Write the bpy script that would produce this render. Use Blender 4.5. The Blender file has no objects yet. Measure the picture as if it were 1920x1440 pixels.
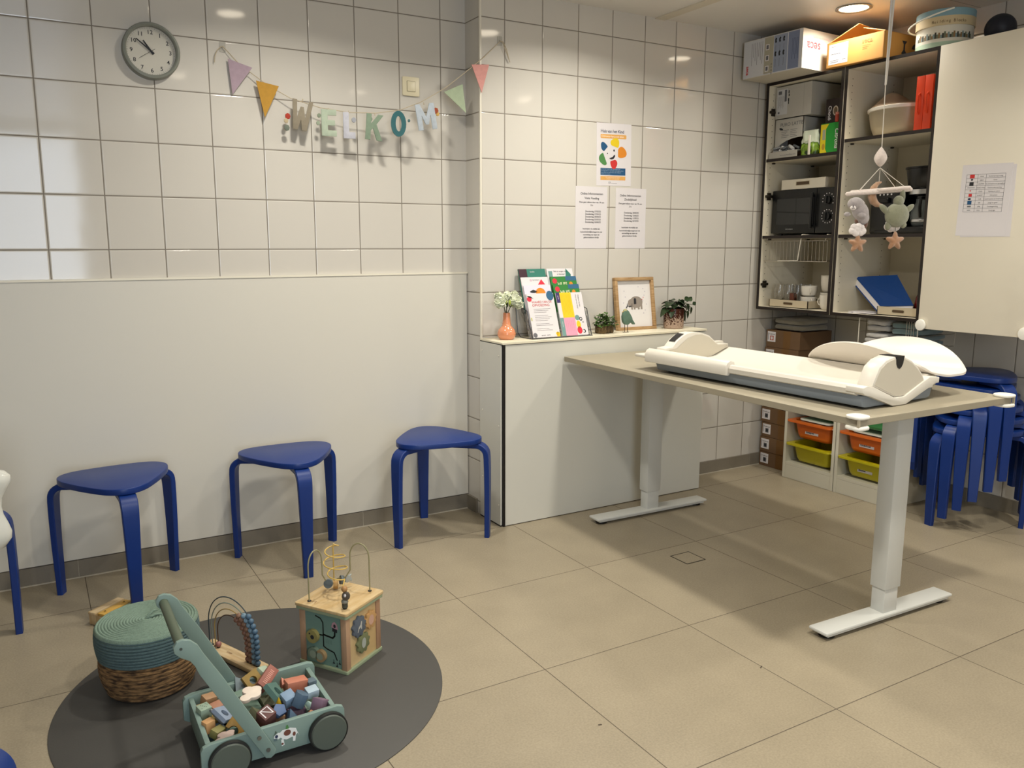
import bpy, bmesh, math, random
from mathutils import Vector, Matrix, Euler
from mathutils.noise import noise as pnoise
random.seed(7)
PI = math.pi
sc = bpy.context.scene
COL = sc.collection

# ------------------------------------------------------------------ camera
F, YAW, PITCH, ROLL = 1525.18, 0.52109, 0.16339, -0.00122
CX, CY, CZ, PX, PY = -1.8055, -3.42398, 1.27153, 930.34, 713.12
cam_d = bpy.data.cameras.new('camera')
cam = bpy.data.objects.new('camera', cam_d)
COL.objects.link(cam)
sc.camera = cam
fwd = Vector((math.sin(YAW) * math.cos(PITCH), math.cos(YAW) * math.cos(PITCH), -math.sin(PITCH)))
rgt = Vector((math.cos(YAW), -math.sin(YAW), 0))
up = rgt.cross(fwd)
r2 = rgt * math.cos(ROLL) + up * math.sin(ROLL)
u2 = -rgt * math.sin(ROLL) + up * math.cos(ROLL)
M = Matrix((r2, u2, -fwd)).transposed().to_4x4()
M.translation = Vector((CX, CY, CZ))
cam.matrix_world = M
cam_d.sensor_fit = 'HORIZONTAL'
cam_d.sensor_width = 36
cam_d.lens = F / 1920 * 36
cam_d.shift_x = (960 - PX) / 1920
cam_d.shift_y = -(720 - PY) / 1920
cam_d.clip_start = 0.02

# ------------------------------------------------------------------ exposure, world
sc.view_settings.view_transform = 'Standard'
sc.view_settings.look = 'None'
sc.view_settings.exposure = 0.27
sc.view_settings.gamma = 1
sc.view_settings.use_curve_mapping = False
w = bpy.data.worlds.new('world'); sc.world = w; w.use_nodes = True
w.node_tree.nodes['Background'].inputs[0].default_value = (0.75, 0.85, 1.0, 1)
w.node_tree.nodes['Background'].inputs[1].default_value = 0.3

# ------------------------------------------------------------------ lights: the ceiling's recessed downlights, two added fill lamps and the daylight of the glazed door
ZC = 2.38
LAMPS = [(-0.85, -0.80), (0.40, -0.79), (1.685, -0.735), (-0.85, -2.43), (0.40, -2.43), (1.60, -2.35), (-0.85, -4.08), (0.40, -4.08)]  # last two are unseen, added behind the viewer as fill light
LAMP_W = 11.5
LAMP_COL = (1.0, 0.955, 0.85)
for i, (lx, ly) in enumerate(LAMPS):
    ld = bpy.data.lights.new('downlight_beam', 'AREA')
    ld.energy = LAMP_W * (.42 if i == 2 else .6 if i > 5 else 1)
    ld.color = LAMP_COL
    ld.shape = 'DISK'; ld.size = 0.128; ld.spread = math.radians(148)
    lo = bpy.data.objects.new('downlight_beam', ld)
    COL.objects.link(lo)
    lo.location = (lx, ly, ZC - 0.0105)
wd = bpy.data.lights.new('daylight', 'AREA')
wd.shape = 'RECTANGLE'; wd.size = 1.2; wd.size_y = 1.98
wd.energy = 42; wd.color = (0.80, 0.89, 1.0)
wo = bpy.data.objects.new('daylight', wd); COL.objects.link(wo)
wo.location = (-1.9, -5.40, 1.3); wo.rotation_euler = (math.radians(90), 0, 0)

# ------------------------------------------------------------------ materials
def lin(h):
    if isinstance(h, str):
        h = h.lstrip('#')
        c = [int(h[i:i + 2], 16) / 255 for i in (0, 2, 4)]
    else:
        c = list(h)
    return tuple(x / 12.92 if x <= .04045 else ((x + .055) / 1.055) ** 2.4 for x in c) + (1,)

_m = {}
def mat(name, col='#cccccc', rough=0.5, metal=0.0, spec=0.5, emit=0, alpha=None, trans=0, bump=0, bscale=40, var=0, vscale=8, coat=0, sheen=0, var2=None, ior=1.45, stretch=(1, 1, 1)):
    if name in _m:
        return _m[name]
    m = bpy.data.materials.new(name); m.use_nodes = True
    nt = m.node_tree; b = nt.nodes['Principled BSDF']
    c = lin(col)
    b.inputs['Base Color'].default_value = c
    b.inputs['Roughness'].default_value = rough
    b.inputs['Metallic'].default_value = metal
    b.inputs['Specular IOR Level'].default_value = spec
    b.inputs['IOR'].default_value = ior
    if coat: b.inputs['Coat Weight'].default_value = coat; b.inputs['Coat Roughness'].default_value = .1
    if sheen: b.inputs['Sheen Weight'].default_value = sheen
    if trans: b.inputs['Transmission Weight'].default_value = trans
    if alpha is not None: b.inputs['Alpha'].default_value = alpha
    if emit:
        b.inputs['Emission Color'].default_value = c; b.inputs['Emission Strength'].default_value = emit
    if bump or var:
        tc = nt.nodes.new('ShaderNodeTexCoord')
        mp = nt.nodes.new('ShaderNodeMapping'); mp.inputs['Scale'].default_value = stretch
        nt.links.new(tc.outputs['Object'], mp.inputs['Vector'])
    if bump:
        n = nt.nodes.new('ShaderNodeTexNoise'); n.inputs['Scale'].default_value = bscale; n.inputs['Detail'].default_value = 4
        nt.links.new(mp.outputs['Vector'], n.inputs['Vector'])
        bp = nt.nodes.new('ShaderNodeBump'); bp.inputs['Strength'].default_value = min(1, bump); bp.inputs['Distance'].default_value = 0.003
        nt.links.new(n.outputs['Fac'], bp.inputs['Height']); nt.links.new(bp.outputs['Normal'], b.inputs['Normal'])
    if var:
        n = nt.nodes.new('ShaderNodeTexNoise'); n.inputs['Scale'].default_value = vscale; n.inputs['Detail'].default_value = 5
        nt.links.new(mp.outputs['Vector'], n.inputs['Vector'])
        mx = nt.nodes.new('ShaderNodeMix'); mx.data_type = 'RGBA'
        if var2: d = lin(var2)
        else: d = tuple(x * (1 - var) for x in c[:3]) + (1,)
        mx.inputs['A'].default_value = c; mx.inputs['B'].default_value = d
        mr = nt.nodes.new('ShaderNodeMapRange'); mr.inputs['From Min'].default_value = .38; mr.inputs['From Max'].default_value = .62
        nt.links.new(n.outputs['Fac'], mr.inputs['Value'])
        nt.links.new(mr.outputs['Result'], mx.inputs['Factor']); nt.links.new(mx.outputs['Result'], b.inputs['Base Color'])
    _m[name] = m
    return m

def mnode(nt, op, a, b=None, c=None):
    n = nt.nodes.new('ShaderNodeMath'); n.operation = op
    for i, v in enumerate((a, b, c)):
        if v is None: continue
        if isinstance(v, (int, float)): n.inputs[i].default_value = v
        else: nt.links.new(v, n.inputs[i])
    return n.outputs[0]

def grid_mat(name, ax1, o1, s1, ax2, o2, s2, half, tile, grout, rough, noise_amp=.05, noise_scale=3, speck=0, edge=.004, wav=.0, spec=.5):
    """square tiles with grout lines, positions in metres of the room"""
    m = bpy.data.materials.new(name); m.use_nodes = True; nt = m.node_tree; b = nt.nodes['Principled BSDF']
    g = nt.nodes.new('ShaderNodeNewGeometry'); sp = nt.nodes.new('ShaderNodeSeparateXYZ')
    nt.links.new(g.outputs['Position'], sp.inputs[0])
    a1 = mnode(nt, 'SUBTRACT', sp.outputs[ax1], o1); a2 = mnode(nt, 'SUBTRACT', sp.outputs[ax2], o2)
    d1 = mnode(nt, 'PINGPONG', a1, s1 / 2); d2 = mnode(nt, 'PINGPONG', a2, s2 / 2)
    d = mnode(nt, 'MINIMUM', d1, d2)
    mr = nt.nodes.new('ShaderNodeMapRange'); mr.interpolation_type = 'SMOOTHSTEP'
    mr.inputs['From Min'].default_value = half * .75; mr.inputs['From Max'].default_value = half * 1.25
    nt.links.new(d, mr.inputs['Value'])
    # per tile id
    i1 = mnode(nt, 'FLOOR', mnode(nt, 'DIVIDE', a1, s1)); i2 = mnode(nt, 'FLOOR', mnode(nt, 'DIVIDE', a2, s2))
    cmb = nt.nodes.new('ShaderNodeCombineXYZ'); nt.links.new(i1, cmb.inputs[0]); nt.links.new(i2, cmb.inputs[1])
    wn = nt.nodes.new('ShaderNodeTexWhiteNoise'); wn.noise_dimensions = '3D'; nt.links.new(cmb.outputs[0], wn.inputs['Vector'])
    n = nt.nodes.new('ShaderNodeTexNoise'); n.inputs['Scale'].default_value = noise_scale; n.inputs['Detail'].default_value = 6
    nt.links.new(g.outputs['Position'], n.inputs['Vector'])
    v = mnode(nt, 'MULTIPLY_ADD', wn.outputs['Value'], noise_amp * .6, 1 - noise_amp)
    v = mnode(nt, 'ADD', v, mnode(nt, 'MULTIPLY', mnode(nt, 'SUBTRACT', n.outputs['Fac'], .5), noise_amp * 2.5))
    if speck:
        n2 = nt.nodes.new('ShaderNodeTexNoise'); n2.inputs['Scale'].default_value = 170; n2.inputs['Detail'].default_value = 3
        nt.links.new(g.outputs['Position'], n2.inputs['Vector'])
        v = mnode(nt, 'ADD', v, mnode(nt, 'MULTIPLY', mnode(nt, 'SUBTRACT', n2.outputs['Fac'], .5), speck))
    hs = nt.nodes.new('ShaderNodeHueSaturation'); hs.inputs['Color'].default_value = lin(tile); nt.links.new(v, hs.inputs['Value'])
    mx = nt.nodes.new('ShaderNodeMix'); mx.data_type = 'RGBA'; mx.inputs['A'].default_value = lin(grout)
    nt.links.new(hs.outputs[0], mx.inputs['B']); nt.links.new(mr.outputs[0], mx.inputs['Factor'])
    nt.links.new(mx.outputs['Result'], b.inputs['Base Color'])
    rr = nt.nodes.new('ShaderNodeMapRange'); rr.inputs['To Min'].default_value = .8; rr.inputs['To Max'].default_value = rough
    nt.links.new(mr.outputs[0], rr.inputs['Value']); nt.links.new(rr.outputs[0], b.inputs['Roughness'])
    b.inputs['Specular IOR Level'].default_value = spec
    h = nt.nodes.new('ShaderNodeMapRange'); h.interpolation_type = 'SMOOTHSTEP'
    h.inputs['From Min'].default_value = half * .5; h.inputs['From Max'].default_value = half + edge
    nt.links.new(d, h.inputs['Value'])
    hh = h.outputs[0]
    if wav:
        n3 = nt.nodes.new('ShaderNodeTexNoise'); n3.inputs['Scale'].default_value = 9; n3.inputs['Detail'].default_value = 1
        nt.links.new(g.outputs['Position'], n3.inputs['Vector'])
        hh = mnode(nt, 'ADD', hh, mnode(nt, 'MULTIPLY', n3.outputs['Fac'], wav))
    bp = nt.nodes.new('ShaderNodeBump'); bp.inputs['Strength'].default_value = .6; bp.inputs['Distance'].default_value = .0015
    nt.links.new(hh, bp.inputs['Height']); nt.links.new(bp.outputs[0], b.inputs['Normal'])
    return m

# ------------------------------------------------------------------ mesh builder
class MB:
    def __init__(s):
        s.v = []; s.f = []; s.mi = []; s.mats = []
    def _mi(s, m):
        if m not in s.mats: s.mats.append(m)
        return s.mats.index(m)
    def add(s, vs, fs, m, T=None):
        o = len(s.v); k = s._mi(m)
        for p in vs:
            p = Vector(p)
            s.v.append(T @ p if T is not None else p)
        for f in fs:
            s.f.append(tuple(o + i for i in f)); s.mi.append(k)
        return s
    def bm(s, b, m, T=None):
        b.verts.index_update()
        s.add([v.co.copy() for v in b.verts], [[v.index for v in f.verts] for f in b.faces], m, T); b.free()
        return s
    def box(s, x0, x1, y0, y1, z0, z1, m, bev=0, T=None, seg=2):
        b = bmesh.new(); bmesh.ops.create_cube(b, size=1)
        bmesh.ops.scale(b, vec=(x1 - x0, y1 - y0, z1 - z0), verts=b.verts)
        if bev: bmesh.ops.bevel(b, geom=b.edges[:], offset=bev, segments=seg, profile=.5, affect='EDGES')
        bmesh.ops.translate(b, vec=((x0 + x1) / 2, (y0 + y1) / 2, (z0 + z1) / 2), verts=b.verts)
        return s.bm(b, m, T)
    def lathe(s, prof, m, c=(0, 0, 0), seg=32, T=None, sx=1, sy=1, a0=0, a1=2 * PI):
        vs = []; fs = []; full = abs(a1 - a0 - 2 * PI) < 1e-6
        ns = seg if full else seg + 1
        for (r, z) in prof:
            for i in range(ns):
                a = a0 + (a1 - a0) * i / seg
                vs.append((c[0] + r * math.cos(a) * sx, c[1] + r * math.sin(a) * sy, c[2] + z))
        for j in range(len(prof) - 1):
            for i in range(seg):
                k = (i + 1) % ns
                fs.append((j * ns + i, j * ns + k, (j + 1) * ns + k, (j + 1) * ns + i))
        return s.add(vs, fs, m, T)
    def disc(s, c, r, m, seg=32, T=None, n=(0, 0, 1)):
        q = Vector(n).to_track_quat('Z', 'Y').to_matrix()
        vs = [Vector(c) + q @ Vector((r * math.cos(2 * PI * i / seg), r * math.sin(2 * PI * i / seg), 0)) for i in range(seg)]
        return s.add(vs, [tuple(range(seg))], m, T)
    def cyl(s, p0, p1, r0, m, r1=None, seg=16, caps=True, T=None):
        p0 = Vector(p0); p1 = Vector(p1); r1 = r0 if r1 is None else r1
        q = (p1 - p0).to_track_quat('Z', 'Y').to_matrix(); vs = []; fs = []
        for (p, r) in ((p0, r0), (p1, r1)):
            for i in range(seg): vs.append(p + q @ Vector((r * math.cos(2 * PI * i / seg), r * math.sin(2 * PI * i / seg), 0)))
        for i in range(seg): fs.append((i, (i + 1) % seg, seg + (i + 1) % seg, seg + i))
        if caps: fs += [tuple(range(seg))[::-1], tuple(range(seg, 2 * seg))]
        return s.add(vs, fs, m, T)
    def tube(s, pts, r, m, seg=8, closed=False, T=None, caps=True):
        P = [Vector(p) for p in pts]; n = len(P); vs = []; fs = []
        R = r if isinstance(r, (list, tuple)) else [r] * n
        ref = None
        for i in range(n):
            if closed: t = P[(i + 1) % n] - P[i - 1]
            else: t = P[min(i + 1, n - 1)] - P[max(i - 1, 0)]
            t.normalize()
            if ref is None: ref = t.orthogonal().normalized()
            ref = (ref - t * ref.dot(t)).normalized(); b = t.cross(ref)
            for k in range(seg):
                a = 2 * PI * k / seg; vs.append(P[i] + (ref * math.cos(a) + b * math.sin(a)) * R[i])
        for i in range(n if closed else n - 1):
            j = (i + 1) % n
            for k in range(seg): fs.append((i * seg + k, i * seg + (k + 1) % seg, j * seg + (k + 1) % seg, j * seg + k))
        if caps and not closed: fs += [tuple(range(seg))[::-1], tuple(range((n - 1) * seg, n * seg))]
        return s.add(vs, fs, m, T)
    def prism(s, poly, m, o=(0, 0, 0), u=(1, 0, 0), v=(0, 1, 0), n=None, d=.01, bev=0, T=None):
        """polygon in the plane (u, v) at o, thickened by d along n"""
        o = Vector(o); u = Vector(u); v = Vector(v); n = Vector(n) if n is not None else u.cross(v)
        b = bmesh.new()
        vv = [b.verts.new(o + u * x + v * y) for x, y in poly]
        f = b.faces.new(vv)
        if d:
            r = bmesh.ops.extrude_face_region(b, geom=[f])
            bmesh.ops.translate(b, vec=n * d, verts=[e for e in r['geom'] if isinstance(e, bmesh.types.BMVert)])
            bmesh.ops.recalc_face_normals(b, faces=b.faces)
            if bev:
                es = [e for e in b.edges if e.calc_face_angle(0) > 1.0]
                bmesh.ops.bevel(b, geom=es, offset=bev, segments=2, profile=.5, affect='EDGES')
        return s.bm(b, m, T)
    def sphere(s, c, r, m, seg=16, T=None, rot=None):
        R = r if isinstance(r, (list, tuple)) else (r, r, r)
        b = bmesh.new(); bmesh.ops.create_uvsphere(b, u_segments=seg, v_segments=max(6, seg // 2), radius=1)
        bmesh.ops.scale(b, vec=R, verts=b.verts)
        if rot is not None: bmesh.ops.rotate(b, matrix=rot, verts=b.verts)
        bmesh.ops.translate(b, vec=c, verts=b.verts)
        return s.bm(b, m, T)
    def surf(s, fn, nu, nv, m, closed_u=False, T=None, thick=0):
        vs = [fn(i / nu, j / nv) for j in range(nv + 1) for i in range(nu + (0 if closed_u else 1))]
        W = nu + (0 if closed_u else 1); fs = []
        for j in range(nv):
            for i in range(nu):
                k = (i + 1) % W
                fs.append((j * W + i, j * W + k, (j + 1) * W + k, (j + 1) * W + i))
        if thick:
            b = bmesh.new(); bv = [b.verts.new(p) for p in vs]
            for f in fs: b.faces.new([bv[i] for i in f])
            bmesh.ops.recalc_face_normals(b, faces=b.faces)
            bmesh.ops.solidify(b, geom=b.faces[:], thickness=thick)
            return s.bm(b, m, T)
        return s.add(vs, fs, m, T)
    def text(s, txt, m, o, u, v, size, align='LEFT', depth=0.0003, ext=0.0, T=None, shear=0, sp=1.0, bold=0):
        c = bpy.data.curves.new('t', 'FONT'); c.body = txt; c.size = size; c.align_x = align; c.extrude = ext; c.shear = shear
        c.space_character = sp; c.offset = bold; c.resolution_u = 3
        ob = bpy.data.objects.new('t', c); COL.objects.link(ob)
        dg = bpy.context.evaluated_depsgraph_get(); me = ob.evaluated_get(dg).to_mesh()
        o = Vector(o); u = Vector(u).normalized(); v = Vector(v).normalized(); n = u.cross(v)
        vs = [o + u * p.co.x + v * p.co.y + n * (p.co.z + depth) for p in me.vertices]
        fs = [tuple(p.vertices) for p in me.polygons]
        s.add(vs, fs, m, T)
        ob.evaluated_get(dg).to_mesh_clear(); bpy.data.objects.remove(ob); bpy.data.curves.remove(c)
        return s
    def flat(s, poly, m, o, u, v, off=.0004, T=None):
        """one printed shape lying on a surface"""
        o = Vector(o); u = Vector(u).normalized(); v = Vector(v).normalized(); n = u.cross(v)
        return s.add([o + u * x + v * y + n * off for x, y in poly], [tuple(range(len(poly)))], m, T)
    def build(s, name, parent=None, label=None, cat=None, group=None, kind=None, loc=(0, 0, 0), rz=0, smooth=True, angle=35, sub=0, recalc=True, rot=None):
        me = bpy.data.meshes.new(name)
        me.from_pydata([tuple(p) for p in s.v], [], s.f)
        for m in s.mats: me.materials.append(m)
        me.polygons.foreach_set('material_index', s.mi)
        me.validate()
        if recalc:
            b = bmesh.new(); b.from_mesh(me); bmesh.ops.recalc_face_normals(b, faces=b.faces); b.to_mesh(me); b.free()
        if smooth:
            me.polygons.foreach_set('use_smooth', [True] * len(me.polygons)); me.set_sharp_from_angle(angle=math.radians(angle))
        me.update()
        o = bpy.data.objects.new(name, me); COL.objects.link(o)
        o.location = loc; o.rotation_euler = rot if rot else (0, 0, rz)
        if parent: o.parent = parent
        if sub:
            md = o.modifiers.new('sub', 'SUBSURF'); md.levels = sub; md.render_levels = sub
        tag(o, label, cat, group, kind)
        return o

def tag(o, label=None, cat=None, group=None, kind=None):
    if label: o['label'] = label
    if cat: o['category'] = cat
    if group: o['group'] = group
    if kind: o['kind'] = kind
    return o

def thing(name, label, cat, loc=(0, 0, 0), rz=0, group=None, rot=None):
    o = bpy.data.objects.new(name, None); COL.objects.link(o)
    o.empty_display_size = .05
    o.location = loc; o.rotation_euler = rot if rot else (0, 0, rz)
    return tag(o, label, cat, group)

def copy_tree(o, parent=None):
    c = o.copy(); COL.objects.link(c)
    if parent: c.parent = parent
    for ch in list(o.children): copy_tree(ch, c)
    return c

def circ(cx, cy, rx, ry=None, n=24, a0=0, a1=2 * PI):
    ry = rx if ry is None else ry
    return [(cx + rx * math.cos(a0 + (a1 - a0) * i / n), cy + ry * math.sin(a0 + (a1 - a0) * i / n)) for i in range(n)]

def rrect(x0, x1, y0, y1, r, n=5):
    out = []
    for cx, cy, a in ((x1 - r, y1 - r, 0), (x0 + r, y1 - r, 90), (x0 + r, y0 + r, 180), (x1 - r, y0 + r, 270)):
        for i in range(n + 1):
            t = math.radians(a + 90 * i / n); out.append((cx + r * math.cos(t), cy + r * math.sin(t)))
    return out

def frame_T(o, u, v):
    u = Vector(u).normalized(); v = Vector(v).normalized(); n = u.cross(v)
    T = Matrix((u, v, n)).transposed().to_4x4(); T.translation = Vector(o); return T

X_, Y_, Z_ = (1, 0, 0), (0, 1, 0), (0, 0, 1)
white_paper = mat('paper', '#d8d3d4', .7)
ink = mat('ink', '#26262a', .7)
ink_grey = mat('grey_ink', '#66666a', .8)
white_plastic = mat('white_plastic', '#e6e0d2', .35)
lam = mat('white_laminate', '#d3d1c7', .35, bump=.04, bscale=300)
lam_cab = mat('cabinet_white', '#ddd5c1', .4)
black_edge = mat('black_core', '#15110f', .5)
black = mat('black_plastic', '#0c0c0d', .35)
chrome = mat('chrome', '#c8c8c8', .25, 1)
wire_m = mat('wire_metal', '#b8b2a8', .35, .8)
white_wire = mat('white_wire', '#d8d2c4', .4)
skin_w = None
# ================================================================== THE ROOM
XL, YB, XR, X2 = -4.2, -5.5, 2.21, 0.0      # left wall, wall behind the viewer, right wall, pilaster corner
tile_c, grout_c = '#d0cbc2', '#7f776c'
m_w1 = grid_mat('tiles_back_left', 0, -1.72468, .2, 2, 1.26, .2, .0021, tile_c, grout_c, .07, .035, 2, wav=.35)
m_w2 = grid_mat('tiles_back_right', 0, .12623, .2, 2, 1.26, .2, .0021, tile_c, grout_c, .07, .035, 2, wav=.35)
m_wr = grid_mat('tiles_right', 1, -1.148, .2, 2, 1.26, .2, .0021, tile_c, grout_c, .1, .035, 2, wav=.35)
m_ws = grid_mat('tiles_return', 1, -.36, .6, 2, 1.26, .2, .0021, tile_c, grout_c, .07, .035, 2, wav=.35)
m_wb = mat('plaster', '#bdb5a5', .8)
m_fl = grid_mat('floor_tiles', 0, -.53235, .58436, 1, -.33372, .58436, .0013, '#9f937d', '#5a5043', .38, .10, 6, speck=.5, edge=.001, spec=.35)
m_ce = grid_mat('ceiling_panels', 0, 1.03, 1.25, 1, -1.03, 1.9, .0012, '#e0dcd6', '#6a655e', .3, .03, 1.2, edge=.002)
m_bb = grid_mat('baseboard_tiles', 0, -1.72, .584, 1, 99, 1000, .0012, '#837b6d', '#a19a8c', .5, .12, 8, speck=.15, edge=.001)
m_bby = grid_mat('baseboard_tiles_side', 1, -.02, .584, 0, 99, 1000, .0012, '#837b6d', '#a19a8c', .5, .12, 8, speck=.15, edge=.001)

def S(name, m, x0, x1, y0, y1, z0, z1, bev=0):
    return MB().box(x0, x1, y0, y1, z0, z1, m, bev).build(name, kind='structure', smooth=False)

S('floor', m_fl, XL - .1, XR + .1, YB - .1, .1, -.1, 0)
S('ceiling', m_ce, XL - .1, XR + .1, YB - .1, .1, ZC, ZC + .1)
# tiled back wall, left part, its short return and the right part that steps forward
S('wall_back_left', m_w1, XL - .1, X2, 0, .1, 0, ZC)
mb = MB()
mb.add([(X2, 0, 0), (X2, -.138, 0), (X2, -.138, ZC), (X2, 0, ZC)], [(0, 1, 2, 3)], m_ws)
mb.add([(X2, -.138, 0), (XR + .1, -.138, 0), (XR + .1, -.138, ZC), (X2, -.138, ZC)], [(0, 1, 2, 3)], m_w2)
mb.add([(X2, 0, 0), (X2, .1, 0), (XR + .1, .1, 0), (XR + .1, -.138, 0), (X2, -.138, 0),
        (X2, 0, ZC), (X2, .1, ZC), (XR + .1, .1, ZC), (XR + .1, -.138, ZC), (X2, -.138, ZC)],
       [(4, 3, 2, 1, 0), (5, 6, 7, 8, 9), (1, 2, 7, 6), (2, 3, 8, 7), (0, 1, 6, 5)], m_w2)
mb.build('wall_back_right', kind='structure', smooth=False, recalc=False)
S('wall_right', m_wr, XR, XR + .1, YB, -.138, 0, ZC)
S('wall_left', m_wb, XL - .1, XL, YB, 0, 0, ZC)
# wall behind the viewer, with a glazed opening
GX0, GX1, GZ0, GZ1 = -2.5, -1.27, .25, 2.27
mb = MB()
mb.box(XL, GX0, YB - .1, YB, 0, ZC, m_wb); mb.box(GX1, XR, YB - .1, YB, 0, ZC, m_wb)
mb.box(GX0, GX1, YB - .1, YB, 0, GZ0, m_wb); mb.box(GX0, GX1, YB - .1, YB, GZ1, ZC, m_wb)
mb.build('wall_front', kind='structure', smooth=False)
m_sky = mat('daylit_glass', '#b4c8ea', .2, emit=.35)
w1 = MB().box(GX0, GX1, YB - .07, YB - .05, GZ0, GZ1, m_sky).build('window_1', kind='structure', smooth=False)
mb = MB()
for a in (GX0, (GX0 + GX1) / 2 - .03, GX1 - .06): mb.box(a, a + .06, YB - .05, YB - .01, GZ0, GZ1, white_plastic)
for a in (GZ0, GZ1 - .06): mb.box(GX0, GX1, YB - .05, YB - .01, a, a + .06, white_plastic)
mb.build('window_frame', parent=w1, smooth=False)
# bright strip along the ceiling
S('trim_1', mat('ceiling_strip', '#cfc6b4', .35), .985, 1.045, YB, -.138, ZC - .006, ZC)
# baseboards
S('baseboard_back_left', m_bb, XL, X2, -.012, 0, 0, .07)
mb = MB(); mb.box(X2 - .012, X2, -.1, -.012, 0, .07, m_bby); mb.build('baseboard_return', kind='structure', smooth=False)
S('baseboard_back_right', m_bb, 1.205, XR, -.15, -.138, 0, .07)
S('baseboard_right', m_bby, XR - .012, XR, YB, -.15, 0, .07)
m_seal = mat('white_seal', '#b9b09f', .6)
S('trim_2', m_seal, XL, X2, -.016, -.012, 0, .004)
S('trim_4', m_seal, 1.205, XR, -.154, -.15, 0, .004)
# corner profile of the pilaster
S('trim_3', mat('corner_profile', '#e2dccd', .4), -.004, .006, -.1435, -.1335, 0, ZC, .002)
# laminate wall panel
mb = MB()
mb.box(XL, -.006, -.01, -.001, .074, 1.145, mat('panel_cream', '#d5d1c6', .42, bump=.05, bscale=500))
mb.box(XL, -.002, -.013, -.001, 1.145, 1.1525, mat('panel_top', '#e6e0cf', .4))
mb.build('wall_panel', label='wide cream laminate protection panel fixed along the lower part of the tiled wall behind the stools', cat='wall panel', smooth=False)

# ------------------------------------------------------------------ downlights
m_glow = mat('lamp_glow', '#fff0d6', .5, emit=10)
m_bez = mat('lamp_bezel', '#8d867b', .35, .3)
LL = {0: 'round recessed ceiling lamp mirrored above the letter garland', 1: 'round recessed ceiling lamp above the boxed ledge, mirrored near the pilaster corner',
      3: 'round recessed ceiling lamp out of view, mirrored faintly below the clock',
      4: 'round recessed ceiling lamp out of view, mirrored faintly above the letters',
      5: 'round recessed ceiling lamp out of view, mirrored faintly on the tiles above the leaflets',
      2: 'round recessed ceiling lamp glowing above the cardboard boxes on the wall cabinets'}
proto = None
for i, (lx, ly) in enumerate(LAMPS):
    if proto is None:
        t = thing('recessed_downlight', LL[0], 'ceiling lamp', (lx, ly, ZC), group='recessed ceiling lamps')
        MB().lathe([(.078, -.001), (.082, -.006), (.076, -.009), (.066, -.006), (.064, -.001)], m_bez, seg=40).build('bezel', t)
        MB().lathe([(.001, -.0045), (.03, -.0045), (.0655, -.0035)], m_glow, seg=32).build('diffuser', t)
        proto = t
    else:
        t = copy_tree(proto); t.location = (lx, ly, ZC)
    t['label'] = LL.get(i, 'unseen ceiling lamp added for fill far behind the viewer, the %s one of two' % ('left' if lx < 0 else 'right'))

# ------------------------------------------------------------------ floor box cover
t = thing('floor_drain', 'small square tiled access cover with dark joint set in the floor between the desk feet', 'floor cover', (.472, -1.045, 0))
mb = MB()
for a in (-.051, .048): mb.box(a, a + .003, -.051, .051, 0, .0012, black_edge); mb.box(-.051, .051, a, a + .003, 0, .0012, black_edge)
mb.build('joint', t, smooth=False)
MB().box(-.047, .047, -.047, .047, 0, .001, m_fl).build('cover', t, smooth=False)

# ------------------------------------------------------------------ boxed ledge
t = thing('boxed_ledge', 'low white laminate boxed ledge with black core edges, holding plants and leaflets', 'ledge')
LY = -.342
mb = MB(); mb.box(.004, 1.205, LY + .002, LY + .012, .004, .839, lam); mb.box(.002, .011, LY, LY + .012, .0, .839, black_edge); mb.build('front_panel', t, smooth=False)
mb = MB(); mb.box(-.008, 0, LY + .012, -.14, .006, .839, lam); mb.box(-.0085, 0, LY + .0115, -.14, 0, .006, black_edge)
for yy, zz in ((-.165, .80), (-.315, .79), (-.165, .2), (-.315, .1), (-.165, .52), (-.315, .47)): mb.cyl((-.0085, yy, zz), (-.0105, yy, zz), .004, white_plastic, seg=10)
mb.build('side_panel', t, smooth=False)
mb = MB(); mb.box(1.197, 1.205, LY + .012, -.14, 0, .839, lam); mb.build('end_panel', t, smooth=False)
mb = MB(); mb.box(-.006, 1.215, LY, -.14, .8405, .851, mat('ledge_top', '#e4dcc4', .4), .001); mb.box(-.0065, -.003, LY - .001, -.14, .8395, .843, black_edge); mb.box(-.006, 1.21, LY - .0005, LY + .01, .839, .8407, black_edge)
mb.build('top_panel', t, smooth=False)

# ------------------------------------------------------------------ desk
m_desk = mat('desk_taupe', '#9d9480', .5, var=.07, vscale=3)
m_leg = mat('desk_leg_white', '#cfcfc9', .35)
TZ = .768
t = thing('height_adjustable_desk', 'long beige standing desk on two white telescopic legs, with white corner guards', 'desk', (.684, -1.15, 0), math.radians(-1.6))
hx, hy = .384, .79
mb = MB(); mb.box(-hx, hx, -hy, hy, TZ - .022, TZ, m_desk, .0015); mb.build('tabletop', t, smooth=False)
for k, yy in enumerate((.632, -.64)):
    mb = MB(); mb.box(-.04 + .012, .04 + .012, yy - .03, yy + .03, .115, TZ - .05, m_leg, .003); mb.build('outer_column', t)
    mb = MB(); mb.box(-.034 + .012, .034 + .012, yy - .0255, yy + .0255, .028, .13, m_leg, .002); mb.build('inner_column', t)
    mb = MB(); mb.box(-.315, .345, yy - .037, yy + .037, .018, .03, m_leg, .005); mb.box(-.30, .33, yy - .03, yy + .03, .011, .018, m_leg)
    fo = mb.build('foot', t)
    for fx in (-.27, .30): MB().cyl((fx, yy, 0), (fx, yy, .012), .026, black, seg=20).build('glide', fo)
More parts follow.
